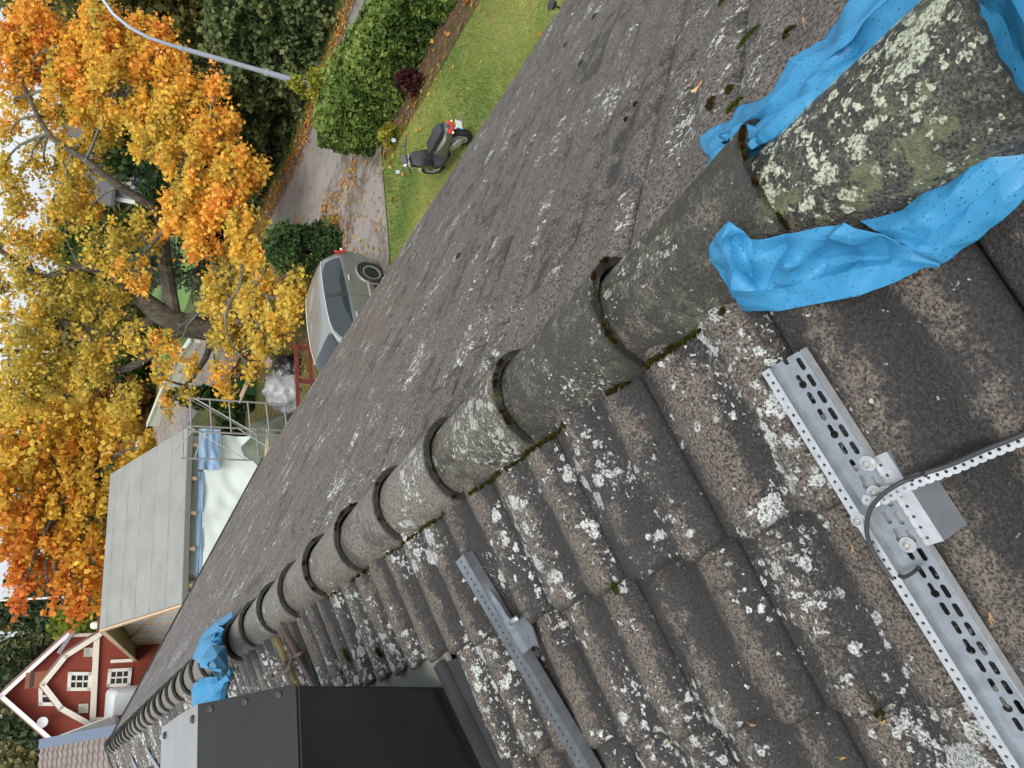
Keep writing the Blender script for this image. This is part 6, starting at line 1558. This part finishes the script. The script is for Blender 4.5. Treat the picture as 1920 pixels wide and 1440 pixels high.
for (a, b) in ((s1 + V3(0, 0, zt * .1), s2 + V3(0, 0, zt * .55)), (s2 + V3(0, 0, zt * .5), s1 + V3(0, 0, zt * .95)), (s1 + sdp + V3(0, 0, zt * .95), s2 + sdp + V3(0, 0, zt * .5)), (s1 + sdp + V3(0, 0, zt * .55), s2 + sdp + V3(0, 0, zt * .15)), (s1 + V3(0, 0, zt), s1 + sdp + V3(0, 0, zt * .5)), (s2 + V3(0, 0, zt * .9), s2 + sdp + V3(0, 0, zt * .9))):
    MB().tube([a, b], .016, 6).build('brace', SCF, scf, smooth=True)
g_ = s2 + V3(0, 0, zt * .98)
MB().tube([g_, g_ + back * 2.2 + V3(0, 0, .2)], .018, 6).build('guard_rail', SCF, scf, smooth=True)
# --- houses seen through the maple
BLUEW = boards('pale_blue_boards', (.36, .43, .54), 'h', .16, .75)
def back_house(label, x0, x1, y0, y1, D, az, wallm, roofm, wins, base_trim=None, depth=7, trim=True):
    pl = Plane((x0 + x1) / 2, (y0 + y1) / 2, D, az)
    c = pl.p(x1, (y0 + y1) / 2); h = thing('distant_house', label, 'house', V3(c[0], c[1], GZ), 0, 'houses across the road')
    a = pl.p(x0, y0); b = pl.p(x0, y1); zt = (a[2] + b[2]) / 2
    A0, B0 = V3(a[0], a[1], GZ), V3(b[0], b[1], GZ); A1, B1 = V3(a[0], a[1], zt), V3(b[0], b[1], zt)
    MB().prism([A0, B0, B1, A1], pl.n * depth).build('wall', wallm, h)
    rz_ = zt + depth * .32; M0 = (A1 + pl.n * depth / 2); M0[2] = rz_; M1 = (B1 + pl.n * depth / 2); M1[2] = rz_
    o_ = -pl.n * .5; e_ = (A1 - B1) / np.linalg.norm(A1 - B1) * .4; e_[2] = 0
    m_ = MB(); m_.prism([A1 + o_ + e_ + V3(0, 0, -.2), B1 + o_ - e_ + V3(0, 0, -.2), M1 - e_, M0 + e_], V3(0, 0, .15))
    m_.prism([M0 + e_, M1 - e_, B1 + pl.n * (depth + .5) - e_ + V3(0, 0, -.2), A1 + pl.n * (depth + .5) + e_ + V3(0, 0, -.2)], V3(0, 0, .15)); m_.build('roof', roofm, h)
    MB().prism([A1, M0 - V3(0, 0, .02), A1 + pl.n * depth], -(e_ / .4) * .1).build('gable', wallm, h); MB().prism([B1, M1 - V3(0, 0, .02), B1 + pl.n * depth], (e_ / .4) * .1).build('gable', wallm, h)
    for (wx0, wx1, wy0, wy1) in wins: window(pl, wx0, wx1, wy0, wy1, 1, 2, h, fr=.2)
    if base_trim: MB().prism([V3(*(A0 - pl.n * .1)[:2], GZ), V3(*(B0 - pl.n * .1)[:2], GZ), V3(*(B0 - pl.n * .1)[:2], GZ + base_trim), V3(*(A0 - pl.n * .1)[:2], GZ + base_trim)], pl.n * .08).build('foundation', WHITE, h)
    if trim:
        MB().bar(A0 - pl.n * .05, A1 - pl.n * .05, .2, .1, up=pl.n).build('corner_board', WHITEB, h); MB().bar(B0 - pl.n * .05, B1 - pl.n * .05, .2, .1, up=pl.n).build('corner_board', WHITEB, h)
    return h
back_house('pale blue boarded house with white window frames glimpsed through the maple', 212, 300, 255, 372, 44, 38, BLUEW, simple('dark_roof', (.08, .08, .085), .7), [(224, 246, 322, 345), (224, 246, 282, 300)], 1.0)
back_house('red house with white windows and veranda behind the maple trunk', 206, 256, 600, 760, 78, 26, FALU, REDROOF, [(216, 246, 668, 690), (216, 246, 730, 752), (216, 246, 610, 630)], .5)
back_house('dark red house with white eaves at the top edge beyond the shrubs', 412, 452, -60, 14, 38, 55, FALU, simple('dark_roof2', (.07, .065, .065), .7), [(420, 436, -30, -10)], .4)
back_house('white rendered house partly visible beyond the outbuilding ridge', 160, 200, 1125, 1150, 74, 10, WHITE, REDROOF, [(172, 184, 1132, 1142)], .4, 6)
back_house('orange red cottage half hidden by the yellow maple leaves', 172, 214, 800, 850, 80, 18, FALU, REDROOF, [(180, 204, 818, 832)], .4, 6)
